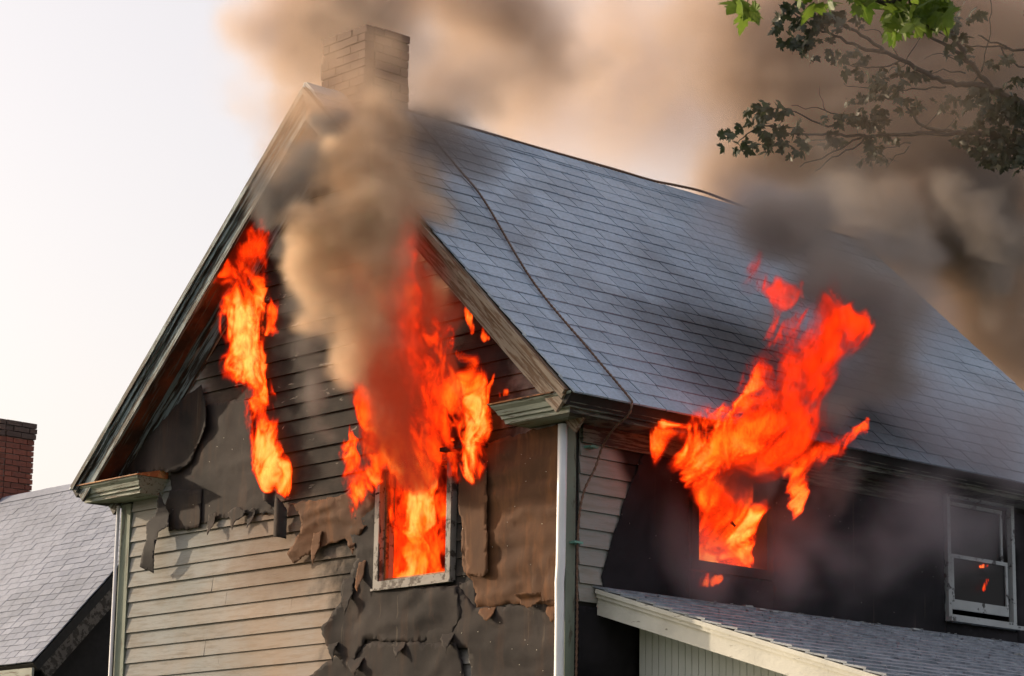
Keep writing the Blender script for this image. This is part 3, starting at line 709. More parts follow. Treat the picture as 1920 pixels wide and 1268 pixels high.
for _ in range(150):
    y = rs.uniform(1.2, 6.8); u = abs(rs.gauss(.03, .16)) if rs.random() < .65 else rs.uniform(0, 2.5); s = rs.uniform(.003, .009) if rs.random() < .93 else .018
    c = PP(u+.05, y, .014); dbr.box((c[0]-s, c[1]-s*rs.uniform(1, 2.6), c[2]), (c[0]+s, c[1]+s*rs.uniform(1, 2.6), c[2]+s*.7))
tagp(dbr.build('ash_debris', M['sash']), kind='stuff', label='scraps of pale ash fallen along the lean-to roof', cat='debris')
# bargeboard: stepped mouldings along the near edge, flashing against the wall
def pbar(h0, h1, ya, yb, u0=.05, u1=PL+.04): return [PP(u0, ya, h0), PP(u1, ya, h0), PP(u1, yb, h0), PP(u0, yb, h0), PP(u0, ya, h1), PP(u1, ya, h1), PP(u1, yb, h1), PP(u0, yb, h1)]
MB().hexa(pbar(-.20, -.075, PY0+.01, PY0+.03)).build('bargeboard', M['trim_white'], porch)
MB().hexa(pbar(-.075, -.045, PY0-.012, PY0+.029)).hexa(pbar(-.044, -.012, PY0-.034, PY0+.029)).build('barge_moulding', M['trim_white'], porch)
MB().hexa(pbar(-.120, -.102, PY0+.032, .728)).build('soffit', M['white_wall'], porch)
wl = MB(); wl.hexa([(.06, .73, 0), (PL-.3, .73, 0), (PL-.3, .80, 0), (.06, .80, 0), (.06, .73, PZ-.06*.3-.13), (PL-.3, .73, PZ+PK*(PL-.3)-.13), (PL-.3, .80, PZ+PK*(PL-.3)-.13), (.06, .80, PZ-.06*.3-.13)])
wo_ = wl.build('end_wall', M['white_wall'], porch)
x = .062
while x < PL-.35:
    zt = PZ+PK*x-.145
    MB().hexa([(x, .718, .1), (x+.062, .718, .1), (x+.062, .7295, .1), (x, .7295, .1), (x, .718, zt), (x+.062, .718, zt+PK*.062), (x+.062, .7295, zt+PK*.062), (x, .7295, zt)]).build('beadboard', M['white_wall'], wo_)
    x += .068
MB().box((PL-.38, .8, 0), (PL-.3, PY1, PZ+PK*(PL-.3)-.13)).build('front_wall', M['white_wall'], porch)
for o in list(porch.children):
    if o is not proof: o.matrix_parent_inverse = Matrix.Translation((-1.5, -4, 0))

# ------------------------------------------------------------------ the neighbouring house
nb = thing('neighbouring_house', 'lower house with pale slate roof and red brick chimney left of the fire', 'house')
NXE = -11.; NY0, NZ0 = 2.354, 4.223; NA = math.radians(47.9); ND = (0, -math.cos(NA), -math.sin(NA)); NNn = (0, -math.sin(NA), math.cos(NA))
d_ = FWD+RGT*(150-960)/FPX-UPV*(908-634)/FPX; P0 = np.array([0, NY0, NZ0]); nn = np.array(NNn); q = CAM+d_*((P0-CAM)@nn)/(d_@nn)
NYR, NZR = float(q[1]), float(q[2]); NSL = math.hypot(NYR-NY0, NZR-NZ0); NLEN = 6.
def NP(x, u, h): return (x, NYR+ND[1]*u+NNn[1]*h, NZR+ND[2]*u+NNn[2]*h)
mb = MB(); mb.hexa([NP(NXE-NLEN, 0, -.11), NP(NXE-.01, 0, -.11), NP(NXE-.01, NSL, -.11), NP(NXE-NLEN, NSL, -.11), NP(NXE-NLEN, 0, -.012), NP(NXE-.01, 0, -.012), NP(NXE-.01, NSL, -.012), NP(NXE-NLEN, NSL, -.012)])
def NQ(x, u, h): a = NP(x, u, h); return (x, 2*NYR-a[1], a[2])
mb.hexa([NQ(NXE-NLEN, 0, -.11), NQ(NXE-.01, 0, -.11), NQ(NXE-.01, NSL, -.11), NQ(NXE-NLEN, NSL, -.11), NQ(NXE-NLEN, 0, 0), NQ(NXE-.01, 0, 0), NQ(NXE-.01, NSL, 0), NQ(NXE-NLEN, NSL, 0)])
nroof = mb.build('roof', M['deck'], nb)
NR = max(8, round(NSL/.112)); lay_slates((NXE-NLEN, NYR, NZR), (1, 0, 0), ND, NNn, NLEN, NR, NSL/NR, .23, M['slate_far'], nroof, 290, lambda i: -i[1], th=.011)
hw = NYR-NY0-.25
nw = MB(); X1 = NXE-.22; X0 = NXE-NLEN+.2
nw.hexa([(X0, NY0+.25, 0), (X1, NY0+.25, 0), (X1, 2*NYR-NY0-.25, 0), (X0, 2*NYR-NY0-.25, 0), (X0, NY0+.25, NZ0+.12), (X1, NY0+.25, NZ0+.12), (X1, 2*NYR-NY0-.25, NZ0+.12), (X0, 2*NYR-NY0-.25, NZ0+.12)])
nw.hexa([(X0, NY0+.25, NZ0+.12), (X1, NY0+.25, NZ0+.12), (X1, 2*NYR-NY0-.25, NZ0+.12), (X0, 2*NYR-NY0-.25, NZ0+.12), (X0, NYR-.02, NZR-.16), (X1, NYR-.02, NZR-.16), (X1, NYR+.02, NZR-.16), (X0, NYR+.02, NZR-.16)])
nw.build('gable_wall', M['shaded_wall'], nb)
a = [NP(NXE-.012, -.2, -.26), NP(NXE-.012, NSL-.05, -.26)]
MB().hexa([NP(NXE-.05, 0, -.27), NP(NXE-.012, 0, -.27), NP(NXE-.012, NSL-.03, -.27), NP(NXE-.05, NSL-.03, -.27), NP(NXE-.05, 0, -.014), NP(NXE-.012, 0, -.014), NP(NXE-.012, NSL-.03, -.014), NP(NXE-.05, NSL-.03, -.014)]).build('rake_board', M['old_wood'], nb)
MB().hexa([NP(NXE-.30, 0, -.16), NP(NXE-.052, 0, -.16), NP(NXE-.052, NSL-.03, -.16), NP(NXE-.30, NSL-.03, -.16), NP(NXE-.30, 0, -.12), NP(NXE-.052, 0, -.12), NP(NXE-.052, NSL-.03, -.12), NP(NXE-.30, NSL-.03, -.12)]).build('soffit', M['shaded_wall'], nb)
MB().box((NXE-NLEN, NY0+.0, NZ0-.20), (NXE-.02, NY0+.03, NZ0-.05)).box((NXE-NLEN, NY0+.03, NZ0-.20), (NXE-.02, NY0+.25, NZ0-.16)).build('eave_board', M['trim_h'], nb)
MB().box((NXE-.22, NY0+.22, 0), (NXE-.19, NY0+.40, NZ0-.16)).build('corner_board', M['trim_h'], nb)
# ridge strip
mb = MB(); 
for s in (0, 1):
    f_ = NP if s == 0 else NQ
    mb.hexa([f_(NXE-NLEN, 0, .02), f_(NXE+.005, 0, .02), f_(NXE+.005, .14, .02), f_(NXE-NLEN, .14, .02), f_(NXE-NLEN, 0, .032), f_(NXE+.005, 0, .032), f_(NXE+.005, .14, .032), f_(NXE-NLEN, .14, .032)])
mb.build('ridge_cap', M['slate_far'], nroof)
# its chimney
CYc = NYR-.12; qr = un(63, 860, 1, CYc+.53); cx1 = float(qr[0]); zt = float(un(75, 792, 1, CYc+.53)[2])
nch = MB().box((cx1-.82, CYc+.03, NZR-.9), (cx1-.02, CYc+.50, zt-.03)).build('chimney', M['mortar'], nb)
nrw = round((zt-(NZR-.62))/.0765)
bricks(nch, cx1-.85, cx1, CYc, CYc+.53, zt-nrw*.0765, zt, (M['brick'], M['brick_cap']), jit=.008, cap_rows=3)
fl = MB(); fl.hexa([(cx1-1.0, CYc-.03, NZR-.33), (cx1+.04, CYc-.03, NZR-.33), (cx1+.04, CYc+.0, NZR-.33), (cx1-1.0, CYc+.0, NZR-.33), (cx1-1., CYc-.03, NZR-.12), (cx1+.04, CYc-.03, NZR-.12), (cx1+.04, CYc, NZR-.12), (cx1-1., CYc, NZR-.12)])
fl.build('lead_flashing', M['slate_far'], nch)

# ------------------------------------------------------------------ maples
def leaf_outline():
    # half outline of a maple leaf (x, y), stem at origin, tip at (0,1)
    h = [(0, .05), (.10, .02), (.22, -.10), (.30, -.02), (.47, -.02), (.40, .12), (.62, .28), (.50, .34), (.56, .46), (.34, .42), (.22, .40), (.30, .62), (.19, .64), (.14, .80), (0, 1.02)]
    return h+[(-x, y) for x, y in h[1:-1]][::-1]
def leaf_mesh(name, size, cup=.15, mat=None):
    o = leaf_outline(); n = len(o)
    vs = [(0, .35*size, .04*size)]+[(x*size, y*size, -cup*size*(x*x*1.6+(y-.35)**2*.7)) for x, y in o]
    me = mesh(vs, [(0, 1+i, 1+(i+1) % n) for i in range(n)], name); me.materials.append(mat); return me
def rot_leaf(p, size_jit, rr, hang=.6):
    nrm = Vector((rr.gauss(0, 1), rr.gauss(0, 1), abs(rr.gauss(.4, .8)))).normalized()
    tip = Vector((rr.gauss(0, .8), rr.gauss(0, .8), -hang+rr.gauss(0, .5))).normalized()
    tip = (tip-nrm*tip.dot(nrm)).normalized(); sd = tip.cross(nrm)
    mt = Matrix.Identity(4); s = size_jit
    for i in range(3): mt[i][0], mt[i][1], mt[i][2], mt[i][3] = sd[i]*s, tip[i]*s, nrm[i]*s, p[i]
    return mt
def grow_tree(root, trunk_pts, trunk_r, limbs, clusters, leaf_size, lmat, depth, seed, limit=300, dspread=.6, dens=1.):
    rr = random.Random(seed)
    MB().tube(dense(trunk_pts, .3), [trunk_r*(1-.6*i/max(1, len(dense(trunk_pts, .3))-1)) for i in range(len(dense(trunk_pts, .3)))], 12).build('trunk', M['bark'], root, True)
    for pts, r0, r1 in limbs:
        D = dense([und(a, b, depth+(c[0] if c else 0)) for a, b, *c in pts], .06)
        D = [p+Vector((rr.gauss(0, .008), rr.gauss(0, .008), rr.gauss(0, .010))) for p in D]
        n = len(D); MB().tube(D, [r0+(r1-r0)*i/(n-1) for i in range(n)], 7).build('branch', M['bark'], root, True)
    meshes = [leaf_mesh('leaf', leaf_size, c, lmat) for c in (.1, .3, .55)]
    mats = []
    for (px, py, rx, ry, n) in clusters:
        for _ in range(int(n*dens+.5)):
            r = math.sqrt(rr.random()); a = rr.uniform(0, 6.283)
            p = und(px+rx*r*math.cos(a), py+ry*r*math.sin(a), depth+rr.gauss(0, dspread*.35)); mats.append((py, rot_leaf(p, rr.uniform(.7, 1.15), rr)))
    idx = list(range(len(mats))); rr.shuffle(idx); rest = MB()
    for k, i in enumerate(idx):
        mt = mats[i][1]; me = meshes[rr.randrange(3)]
        if k < limit:
            o = bpy.data.objects.new('leaf', me); COL.objects.link(o); o.parent = root; o.matrix_parent_inverse = root.matrix_world.inverted(); o.matrix_world = mt
        else:
            n0 = len(rest.v); rest.v += [tuple(mt @ v.co) for v in me.vertices]; rest.f += [tuple(n0+q for q in p.vertices) for p in me.polygons]
    if rest.v: rest.build('leaves', lmat, root)['kind'] = 'stuff'
DT = 25.5
tb = und(2230, 420, DT); tree = thing('maple_tree', 'tall dark maple reaching its thin leafy branches into the smoke behind the roof', 'tree')
out1 = [([(2140, 200), (2250, 60), (2420, -60), (2600, -90)], .07, .015), ([(2120, 60), (2000, -120), (1850, -220)], .06, .012), ([(2110, -40), (2200, -200), (2330, -330)], .05, .012), ([(2150, 330), (2330, 260), (2520, 230)], .05, .012)]
limbs = out1+[
 ([(2150, 330), (2000, 245), (1855, 166), (1783, 157), (1739, 140), (1695, 114), (1660, 96), (1608, 61), (1579, 48), (1540, 30)], .055, .012),
 ([(1662, 97), (1622, 93), (1564, 67), (1530, 52), (1490, 25)], .022, .006),
 ([(2080, 290), (1900, 190), (1855, 160), (1812, 111), (1768, 82), (1730, 58), (1700, 52)], .06, .010),
 ([(1812, 111), (1790, 70), (1770, 30), (1760, -20)], .028, .012),
 ([(2150, 330), (1980, 268), (1860, 252), (1792, 248), (1733, 239), (1710, 213), (1692, 192), (1650, 180)], .05, .008),
 ([(1840, 252), (1736, 251), (1652, 254), (1576, 254), (1530, 252), (1485, 249), (1456, 239), (1425, 236), (1390, 262)], .026, .005),
 ([(1620, 253), (1590, 270), (1563, 285), (1540, 295), (1500, 312)], .012, .003),
 ([(1622, 256), (1600, 278), (1560, 296), (1530, 322)], .010, .003),
 ([(1575, 237), (1540, 233), (1510, 222), (1490, 208), (1450, 205)], .012, .004),
 ([(1580, 222), (1545, 205), (1510, 202), (1480, 200)], .007, .003),
 ([(1550, 210), (1540, 185), (1537, 168)], .004, .002),
 ([(1520, 262), (1555, 262), (1580, 250)], .004, .008),
 ([(2100, 120), (1920, 97), (1885, 87), (1855, 75), (1832, 66)], .03, .007),
 ([(1895, 90), (1835, 87), (1800, 88)], .010, .005), ([(1878, 88), (1890, 110), (1920, 128), (1960, 140)], .008, .012),
 ([(1820, 170), (1842, 130), (1850, 90), (1858, 50), (1855, 0)], .007, .004),
 ([(1808, 135), (1770, 130), (1740, 140), (1700, 150)], .007, .003), ([(1800, 118), (1765, 100), (1735, 110)], .006, .002),
 ([(1775, 165), (1735, 167), (1700, 164), (1665, 170), (1580, 158)], .010, .003),
 ([(1725, 240), (1750, 225), (1757, 205)], .005, .003), ([(1790, 240), (1765, 250), (1800, 215)], .004, .002),
 ([(1710, 268), (1680, 275), (1650, 282)], .007, .003), ([(1705, 275), (1680, 295), (1662, 315)], .006, .002),
 ([(1690, 112), (1650, 125), (1600, 122), (1560, 110)], .010, .003), ([(1690, 128), (1715, 85), (1735, 60)], .006, .003),
 ([(1690, 113), (1655, 70), (1640, 55), (1614, 55), (1613, 30)], .006, .002),
]
clusters = [(1445, 208, 42, 18, 30), (1405, 206, 22, 16, 12), (1400, 232, 26, 12, 12), (1372, 262, 30, 16, 20), (1395, 275, 22, 10, 10), (1435, 266, 32, 24, 28), (1490, 266, 30, 26, 26), (1460, 240, 20, 12, 10), (1558, 263, 22, 12, 14),
 (1494, 236, 13, 11, 7), (1565, 218, 20, 12, 14), (1600, 192, 20, 5, 6), (1595, 222, 34, 16, 24), (1640, 215, 40, 22, 40), (1650, 250, 34, 28, 34), (1640, 296, 30, 16, 20), (1700, 195, 30, 26, 18), (1660, 168, 34, 14, 22), (1640, 178, 18, 16, 12),
 (1690, 140, 44, 22, 30), (1720, 140, 22, 10, 12), (1500, 28, 55, 24, 40), (1545, 45, 50, 22, 36), (1490, 86, 36, 14, 24), (1470, 50, 20, 26, 14), (1530, 84, 36, 22, 24), (1585, 40, 30, 25, 18), (1612, 28, 14, 14, 10), (1590, 110, 36, 20, 16), (1560, 95, 24, 14, 10), (1615, 140, 40, 14, 16),
 (1790, 85, 26, 26, 20), (1780, 60, 18, 16, 10), (1810, 115, 16, 16, 8), (1860, 120, 14, 6, 7), (1885, 112, 11, 6, 6), (1820, 30, 34, 26, 18), (1845, 185, 60, 26, 50), (1790, 195, 40, 16, 18),
 (1840, 250, 56, 34, 90), (1880, 275, 50, 34, 90), (1905, 240, 40, 50, 90), (1890, 200, 40, 24, 40), (1900, 308, 22, 12, 16), (1905, 150, 18, 9, 10), (1990, 260, 90, 90, 150), (2040, 80, 90, 70, 90), (1960, 20, 60, 50, 40), (1870, 295, 40, 18, 30), (2450, -60, 220, 130, 500), (2420, 240, 180, 90, 350), (2100, -240, 260, 110, 600), (2300, -150, 240, 200, 500), (1900, -200, 120, 60, 150), (2250, 100, 160, 120, 350)]
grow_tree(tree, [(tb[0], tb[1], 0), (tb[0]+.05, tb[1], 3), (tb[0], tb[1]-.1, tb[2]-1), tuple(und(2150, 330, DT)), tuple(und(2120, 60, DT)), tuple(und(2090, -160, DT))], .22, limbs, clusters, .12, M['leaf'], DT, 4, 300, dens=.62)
DN = 12.5
nb2 = und(2320, 200, DN); tree2 = thing('maple_tree', 'nearer maple whose bright green sunlit leaves hang into the top of the view', 'tree')
limbs2 = [([(2310, -60), (2500, -200), (2700, -260)], .05, .01), ([(2305, -200), (2150, -350), (1950, -420)], .05, .01), ([(2320, 60), (2050, -30), (1860, -25), (1720, -12), (1660, 8), (1625, -5), (1560, -30), (1400, -40)], .028, .006), ([(1700, -5), (1715, 20), (1740, 55)], .006, .003), ([(1660, 5), (1690, 15), (1730, 10)], .006, .003), ([(1420, -38), (1400, -10), (1398, 10)], .005, .002), ([(1860, -25), (1760, -60), (1600, -90), (1400, -110)], .012, .004), ([(1740, 55), (1775, 62), (1760, 20)], .004, .002)]
clusters2 = [(1395, 14, 20, 12, 6), (1540, 0, 26, 6, 5), (1610, -6, 26, 8, 5), (1690, 20, 34, 18, 16), (1735, 25, 34, 24, 20), (1682, 55, 10, 12, 4), (1755, 10, 26, 24, 12), (1700, -45, 110, 20, 30), (1500, -45, 110, 20, 20), (1880, -70, 110, 24, 20), (2100, -40, 120, 50, 40), (2600, -240, 260, 160, 350), (2100, -400, 300, 120, 450), (2320, -330, 300, 120, 350), (1750, -160, 160, 40, 40)]
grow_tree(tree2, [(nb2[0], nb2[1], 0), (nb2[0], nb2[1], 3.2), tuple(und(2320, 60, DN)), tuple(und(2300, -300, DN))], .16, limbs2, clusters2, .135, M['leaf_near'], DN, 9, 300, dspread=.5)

# ------------------------------------------------------------------ fire
def nets(F, iso, org, h):
    """naive surface nets of a scalar grid"""
    S_ = F > iso; nx, ny, nz = F.shape
    c = np.zeros((nx-1, ny-1, nz-1), np.uint8)
    for i in (0, 1):
        for j in (0, 1):
            for k in (0, 1): c += S_[i:nx-1+i, j:ny-1+j, k:nz-1+k]
    act = (c > 0) & (c < 8); ii = np.argwhere(act)
    if len(ii) == 0: return None
    idx = -np.ones(act.shape, np.int64); idx[act] = np.arange(len(ii))
    acc = np.zeros((len(ii), 3)); cnt = np.zeros(len(ii))
    cor = [(i, j, k) for i in (0, 1) for j in (0, 1) for k in (0, 1)]
    for a in cor:
        for ax in range(3):
            if a[ax]: continue
            b = list(a); b[ax] = 1
            fa = F[ii[:, 0]+a[0], ii[:, 1]+a[1], ii[:, 2]+a[2]]; fb = F[ii[:, 0]+b[0], ii[:, 1]+b[1], ii[:, 2]+b[2]]
            m_ = (fa > iso) != (fb > iso); t_ = np.where(m_, (iso-fa)/np.where(fb == fa, 1, fb-fa), 0)
            q = np.tile(np.array(a, float), (len(ii), 1)); q[:, ax] += t_; acc += q*m_[:, None]; cnt += m_
    vs = (ii+acc/np.maximum(cnt, 1)[:, None])*h+org; faces = []
    for ax in range(3):
        o1, o2 = (ax+1) % 3, (ax+2) % 3
        sl0 = [slice(None)]*3; sl1 = [slice(None)]*3; sl0[ax] = slice(0, -1); sl1[ax] = slice(1, None)
        A, B = S_[tuple(sl0)], S_[tuple(sl1)]; e = np.argwhere(A != B)
        e = e[(e[:, o1] > 0) & (e[:, o2] > 0) & (e[:, o1] < F.shape[o1]-1) & (e[:, o2] < F.shape[o2]-1)]
        if len(e) == 0: continue
        flip = A[e[:, 0], e[:, 1], e[:, 2]]
        def g_(d1, d2): q = e.copy(); q[:, o1] -= d1; q[:, o2] -= d2; return idx[q[:, 0], q[:, 1], q[:, 2]]
        f = np.stack([g_(1, 1), g_(0, 1), g_(0, 0), g_(1, 0)], 1); f[~flip] = f[~flip][:, ::-1]; faces.append(f)
    return vs, np.concatenate(faces), ii
def np_mesh(vs, fs, name, smooth=True):
    me = bpy.data.meshes.new(name); me.vertices.add(len(vs)); me.vertices.foreach_set('co', vs.astype('f').ravel())
    me.loops.add(fs.size); me.loops.foreach_set('vertex_index', fs.astype('i').ravel())
    me.polygons.add(len(fs)); me.polygons.foreach_set('loop_start', np.arange(0, fs.size, 4, dtype='i')); me.polygons.foreach_set('loop_total', np.full(len(fs), 4, 'i'))
    me.update(calc_edges=True); me.validate()
    if smooth: me.polygons.foreach_set('use_smooth', [True]*len(me.polygons))
    return me
def vol_object(name, D, org, h, mat, parent=None):
    """an object whose geometry is the density grid D (voxel h), carried to a volume by nodes"""
    nx, ny, nz = D.shape; me = bpy.data.meshes.new(name); me.vertices.add(D.size)
    at = me.attributes.new('d', 'FLOAT', 'POINT'); at.data.foreach_set('value', D.astype('f').ravel())
    o = link(name, me, mat, parent)
    ng = bpy.data.node_groups.new(name+'_grid', 'GeometryNodeTree')
    ng.interface.new_socket('Geometry', in_out='INPUT', socket_type='NodeSocketGeometry'); ng.interface.new_socket('Geometry', in_out='OUTPUT', socket_type='NodeSocketGeometry')
    A = ng.nodes.new; L = ng.links.new
    gi, go, vc, si, na, ps = A('NodeGroupInput'), A('NodeGroupOutput'), A('GeometryNodeVolumeCube'), A('GeometryNodeSampleIndex'), A('GeometryNodeInputNamedAttribute'), A('GeometryNodeInputPosition')
    si.data_type = 'FLOAT'; si.domain = 'POINT'; si.clamp = True; na.data_type = 'FLOAT'; na.inputs[0].default_value = 'd'
    L(gi.outputs[0], si.inputs['Geometry']); L(na.outputs[0], si.inputs['Value'])
    ma, fl_, dt = A('ShaderNodeVectorMath'), A('ShaderNodeVectorMath'), A('ShaderNodeVectorMath')
    ma.operation = 'MULTIPLY_ADD'; ma.inputs[1].default_value = (1/h,)*3; ma.inputs[2].default_value = tuple(-org[i]/h+.5 for i in range(3))
    fl_.operation = 'FLOOR'; dt.operation = 'DOT_PRODUCT'; dt.inputs[1].default_value = (ny*nz, nz, 1)
    L(ps.outputs[0], ma.inputs[0]); L(ma.outputs[0], fl_.inputs[0]); L(fl_.outputs[0], dt.inputs[0]); L(dt.outputs['Value'], si.inputs['Index'])
    L(si.outputs[0], vc.inputs['Density'])
    vc.inputs['Min'].default_value = tuple(org); vc.inputs['Max'].default_value = tuple(org[i]+(D.shape[i]-1)*h for i in range(3))
    for ax, n in zip('XYZ', D.shape): vc.inputs['Resolution '+ax].default_value = n
    smn = A('GeometryNodeSetMaterial'); smn.inputs['Material'].default_value = mat
    L(vc.outputs[0], smn.inputs[0]); L(smn.outputs[0], go.inputs[0])
    o.modifiers.new('grid', 'NODES').node_group = ng
    return o
def grid(lo, hi, h):
    n = [max(4, int(math.ceil((hi[i]-lo[i])/h))+1) for i in range(3)]
    ax = [lo[i]+np.arange(n[i])*h for i in range(3)]
    return np.stack(np.meshgrid(*ax, indexing='ij'), -1).astype('f')
def flame(label, strands, plane, name='flame', h=.016, flow=(0, 0, 1), seed=1, depth=.55, amp=1., warp=.10, fine=.05, parentless=True, group='flames bursting from the burning house', iso=.55, cover=0., vmat='fire_vol'):
    """strands: lists of (px, py, radius in px, heat, distance off the wall)"""
    ax, base = plane
    segs = []
    for st in strands:
        pts = []
        for (px, py, r, ht, *o) in st:
            off = o[0] if o else .12
            v = base-off if ax == 1 else base+off
            p = un(px, py, ax, v); dist = (p-CAM)@FWD
            pts.append((p, r*dist/FPX, ht))
        segs += [(pts[i], pts[i+1]) for i in range(len(pts)-1)]
    A = np.array([s[0][0] for s in segs]+[s[1][0] for s in segs]); Rr = np.array([s[0][1] for s in segs]+[s[1][1] for s in segs])
    pad = Rr.max()*1.1+.1; lo = (A.min(0)-pad); hi = A.max(0)+pad
    if ax == 1: hi[1] = min(hi[1], base+.35)
    P = grid(lo, hi, h)
    fl = np.array(flow, 'f'); fl /= np.linalg.norm(fl)
    def stretch(Q, k): al = (Q@fl)[..., None]*fl; return (Q-al)+al*k
    sc = np.ones(3, 'f'); sc[ax] = 1/depth
    def field(Q):
        best = np.full(Q.shape[0], -9., 'f'); heat = np.zeros(Q.shape[0], 'f')
        for (a, ra, ha), (b, rb, hb) in segs:
            d = (b-a).astype('f')*sc; L2 = max(float(d@d), 1e-6); X = (Q-a.astype('f'))*sc
            t_ = np.clip((X@d)/L2, 0, 1); dd = np.linalg.norm(X-t_[..., None]*d, axis=-1); r = (ra+(rb-ra)*t_)*1.22
            q_ = 1-dd/r; m_ = q_ > best; best[m_] = q_[m_]; heat[m_] = (ha+(hb-ha)*t_)[m_]
        return best, heat
    shp = P.shape[:3]; flat = P.reshape(-1, 3); b0, _ = field(flat)
    act = np.where(b0 > -1.1)[0]; Pa = flat[act]
    T1 = stretch(Pa, .55)
    Wp = np.stack([fbm(T1*3.4, 2, seed+20+i)-.5 for i in range(3)], -1)*2.4*warp
    T2 = stretch(Pa+Wp, .5)
    W2 = np.stack([fbm(T2*11., 2, seed+30+i)-.5 for i in range(3)], -1)*warp*.95
    Q = Pa+Wp+W2; best, heat = field(Q)
    S1 = stretch(Pa+Wp*1.5+W2*.8, .26)
    sq = np.ones(3, 'f'); sq[ax] = .45; S1 = S1*sq
    rid = 1-np.abs(2*fbm(S1/fine, 3, seed, .55)-1)
    big = fbm(stretch(Pa+Wp, .45)*sq/(fine*3.2), 3, seed+5)
    def norm_(x): lo_, hi_ = np.percentile(x, 4), np.percentile(x, 96); return np.clip((x-lo_)/(hi_-lo_), 0, 1)
    rid = norm_(rid); big = norm_(big); mixn = .5*rid+.5*big
    val = best*(.75+.85*heat)+cover+(mixn-.50)*2.3*amp
    val = np.clip(val, 0, 1)*np.clip(best*7+1.3, 0, 1)
    Dv = val*(.29+.64*heat)*(.40+.85*mixn)+.10*val*rid; Dv = np.clip(Dv, 0, 1)**1.12*(.22+.78*np.clip((mixn-.20)/.34, 0, 1)); Dv[val <= .03] = 0
    def full(x): o_ = np.zeros(shp[0]*shp[1]*shp[2], 'f'); o_[act] = x; o_ = o_.reshape(shp); o_[[0, -1]] = 0; o_[:, [0, -1]] = 0; o_[:, :, [0, -1]] = 0; return o_
    D = full(Dv); fF = full(val*(.45+.55*mixn)); hF = full(heat*(.35+.75*mixn))
    org = lo
    root = thing(name, label, 'flame', tuple(A.mean(0)), group)
    bpy.context.view_layer.update() if False else None
    ob = vol_object('flame_glow', D, org, h, M[vmat], root); ob['kind'] = 'stuff'; ob.matrix_parent_inverse = Matrix.Translation(-root.location)
    # the dense tongues as a surface
    r = nets(fF, iso, org, h)
    if r:
        vs, fs, ii = r; me = np_mesh(vs, fs, 'tongues'); at = me.attributes.new('heat', 'FLOAT', 'POINT')
        hv = hF[ii[:, 0], ii[:, 1], ii[:, 2]]
        if len(at.data) == len(hv): at.data.foreach_set('value', hv.astype('f'))
        o = link('tongues', me, M['fire'], root); o.matrix_parent_inverse = Matrix.Translation(-root.location)
    return root
GY = (1, 0.)
flame('tall orange flame climbing the boards under the left rake', [
  [(532, 930, 9, .7, .08), (512, 880, 22, .8), (490, 820, 27, .8), (475, 760, 30, .85), (462, 700, 38, .95), (455, 650, 42, 1.), (450, 600, 40, 1.), (452, 550, 42, .7), (455, 505, 45, .45)],
  [(452, 510, 45, .45), (470, 460, 38, .3), (490, 405, 28, .2)], [(450, 520, 30, .5), (400, 500, 22, .35, .3), (375, 490, 10, .2, .3)], [(500, 620, 14, .6), (505, 540, 12, .4), (512, 470, 12, .35)], [(480, 440, 20, .3), (440, 420, 16, .15)]],
  GY, h=.013, seed=3, flow=(-.15, -.05, 1), fine=.055)
flame('great flame filling the gable window and roaring up the wall above it', [
  [(785, 1110, 90, .42, -.34), (785, 1000, 90, .40, -.34), (785, 900, 90, .40, -.32)], [(790, 1090, 34, .72, -.12), (770, 1040, 26, .6, -.10), (785, 980, 34, .7, -.05), (770, 920, 34, .8, 0.), (785, 870, 48, .55, .08)],
  [(725, 1090, 26, .5, -.1), (730, 1000, 16, .45, -.1), (735, 900, 16, .5, 0)],
  [(840, 1085, 22, .8, -.1), (770, 1092, 30, .7, -.1)],
  [(770, 880, 40, .6, .1), (740, 830, 24, .75, .15), (715, 790, 20, .6, .2), (695, 750, 18, .45, .25), (680, 700, 20, .3, .3)],
  [(810, 860, 45, .5, .1), (810, 800, 50, .35, .2), (790, 720, 70, .22, .3), (760, 640, 80, .22, .35), (740, 580, 60, .25, .4), (760, 520, 45, .25, .4), (730, 430, 40, .14, .4), (690, 330, 22, .12, .4)],
  [(870, 800, 30, .5, .2), (850, 700, 22, .5, .25), (830, 640, 36, .45, .3), (790, 590, 45, .42, .35), (765, 540, 20, .5, .4)],
  [(740, 850, 12, .7, .1), (738, 960, 8, .6, .02)],
  [(725, 870, 26, .55, .1), (712, 800, 26, .5, .15), (700, 740, 22, .3, .2)], [(845, 880, 26, .5, .1), (850, 800, 28, .42, .2), (845, 730, 28, .3, .25), (835, 650, 24, .3, .3)], [(790, 850, 40, .45, .1), (790, 780, 45, .3, .2), (780, 700, 50, .26, .3)]],
  GY, h=.015, seed=8, flow=(-.05, -.1, 1), fine=.055, cover=.0, depth=.36)
flame('dull red firelight in the smoke above the gable window, added as a glowing volume', [
  [(775, 850, 55, .14, .25), (755, 780, 85, .12, .35), (750, 700, 105, .10, .42), (750, 620, 100, .12, .45), (745, 540, 75, .10, .45), (700, 400, 30, .06, .45), (685, 320, 14, .06, .4)],
  [(850, 740, 30, .16, .3), (830, 640, 30, .14, .35)]],
  GY, h=.022, seed=51, flow=(-.05, -.1, 1), fine=.13, cover=.30, amp=.8, iso=2., vmat='red_glow_vol')
flame('bright flame standing on the charred window hood', [
  [(890, 835, 38, 1., .12), (885, 800, 38, .95, .15), (890, 760, 34, .8, .18), (872, 720, 26, .6, .2), (866, 670, 16, .5, .22)], [(912, 810, 14, .8, .15), (912, 760, 14, .65, .18), (915, 705, 7, .45, .2)], [(850, 830, 12, .8, .1), (848, 880, 12, .5, .05)]],
  GY, h=.012, seed=12, flow=(.05, -.05, 1), fine=.05, depth=.4, cover=-.12, warp=.13)
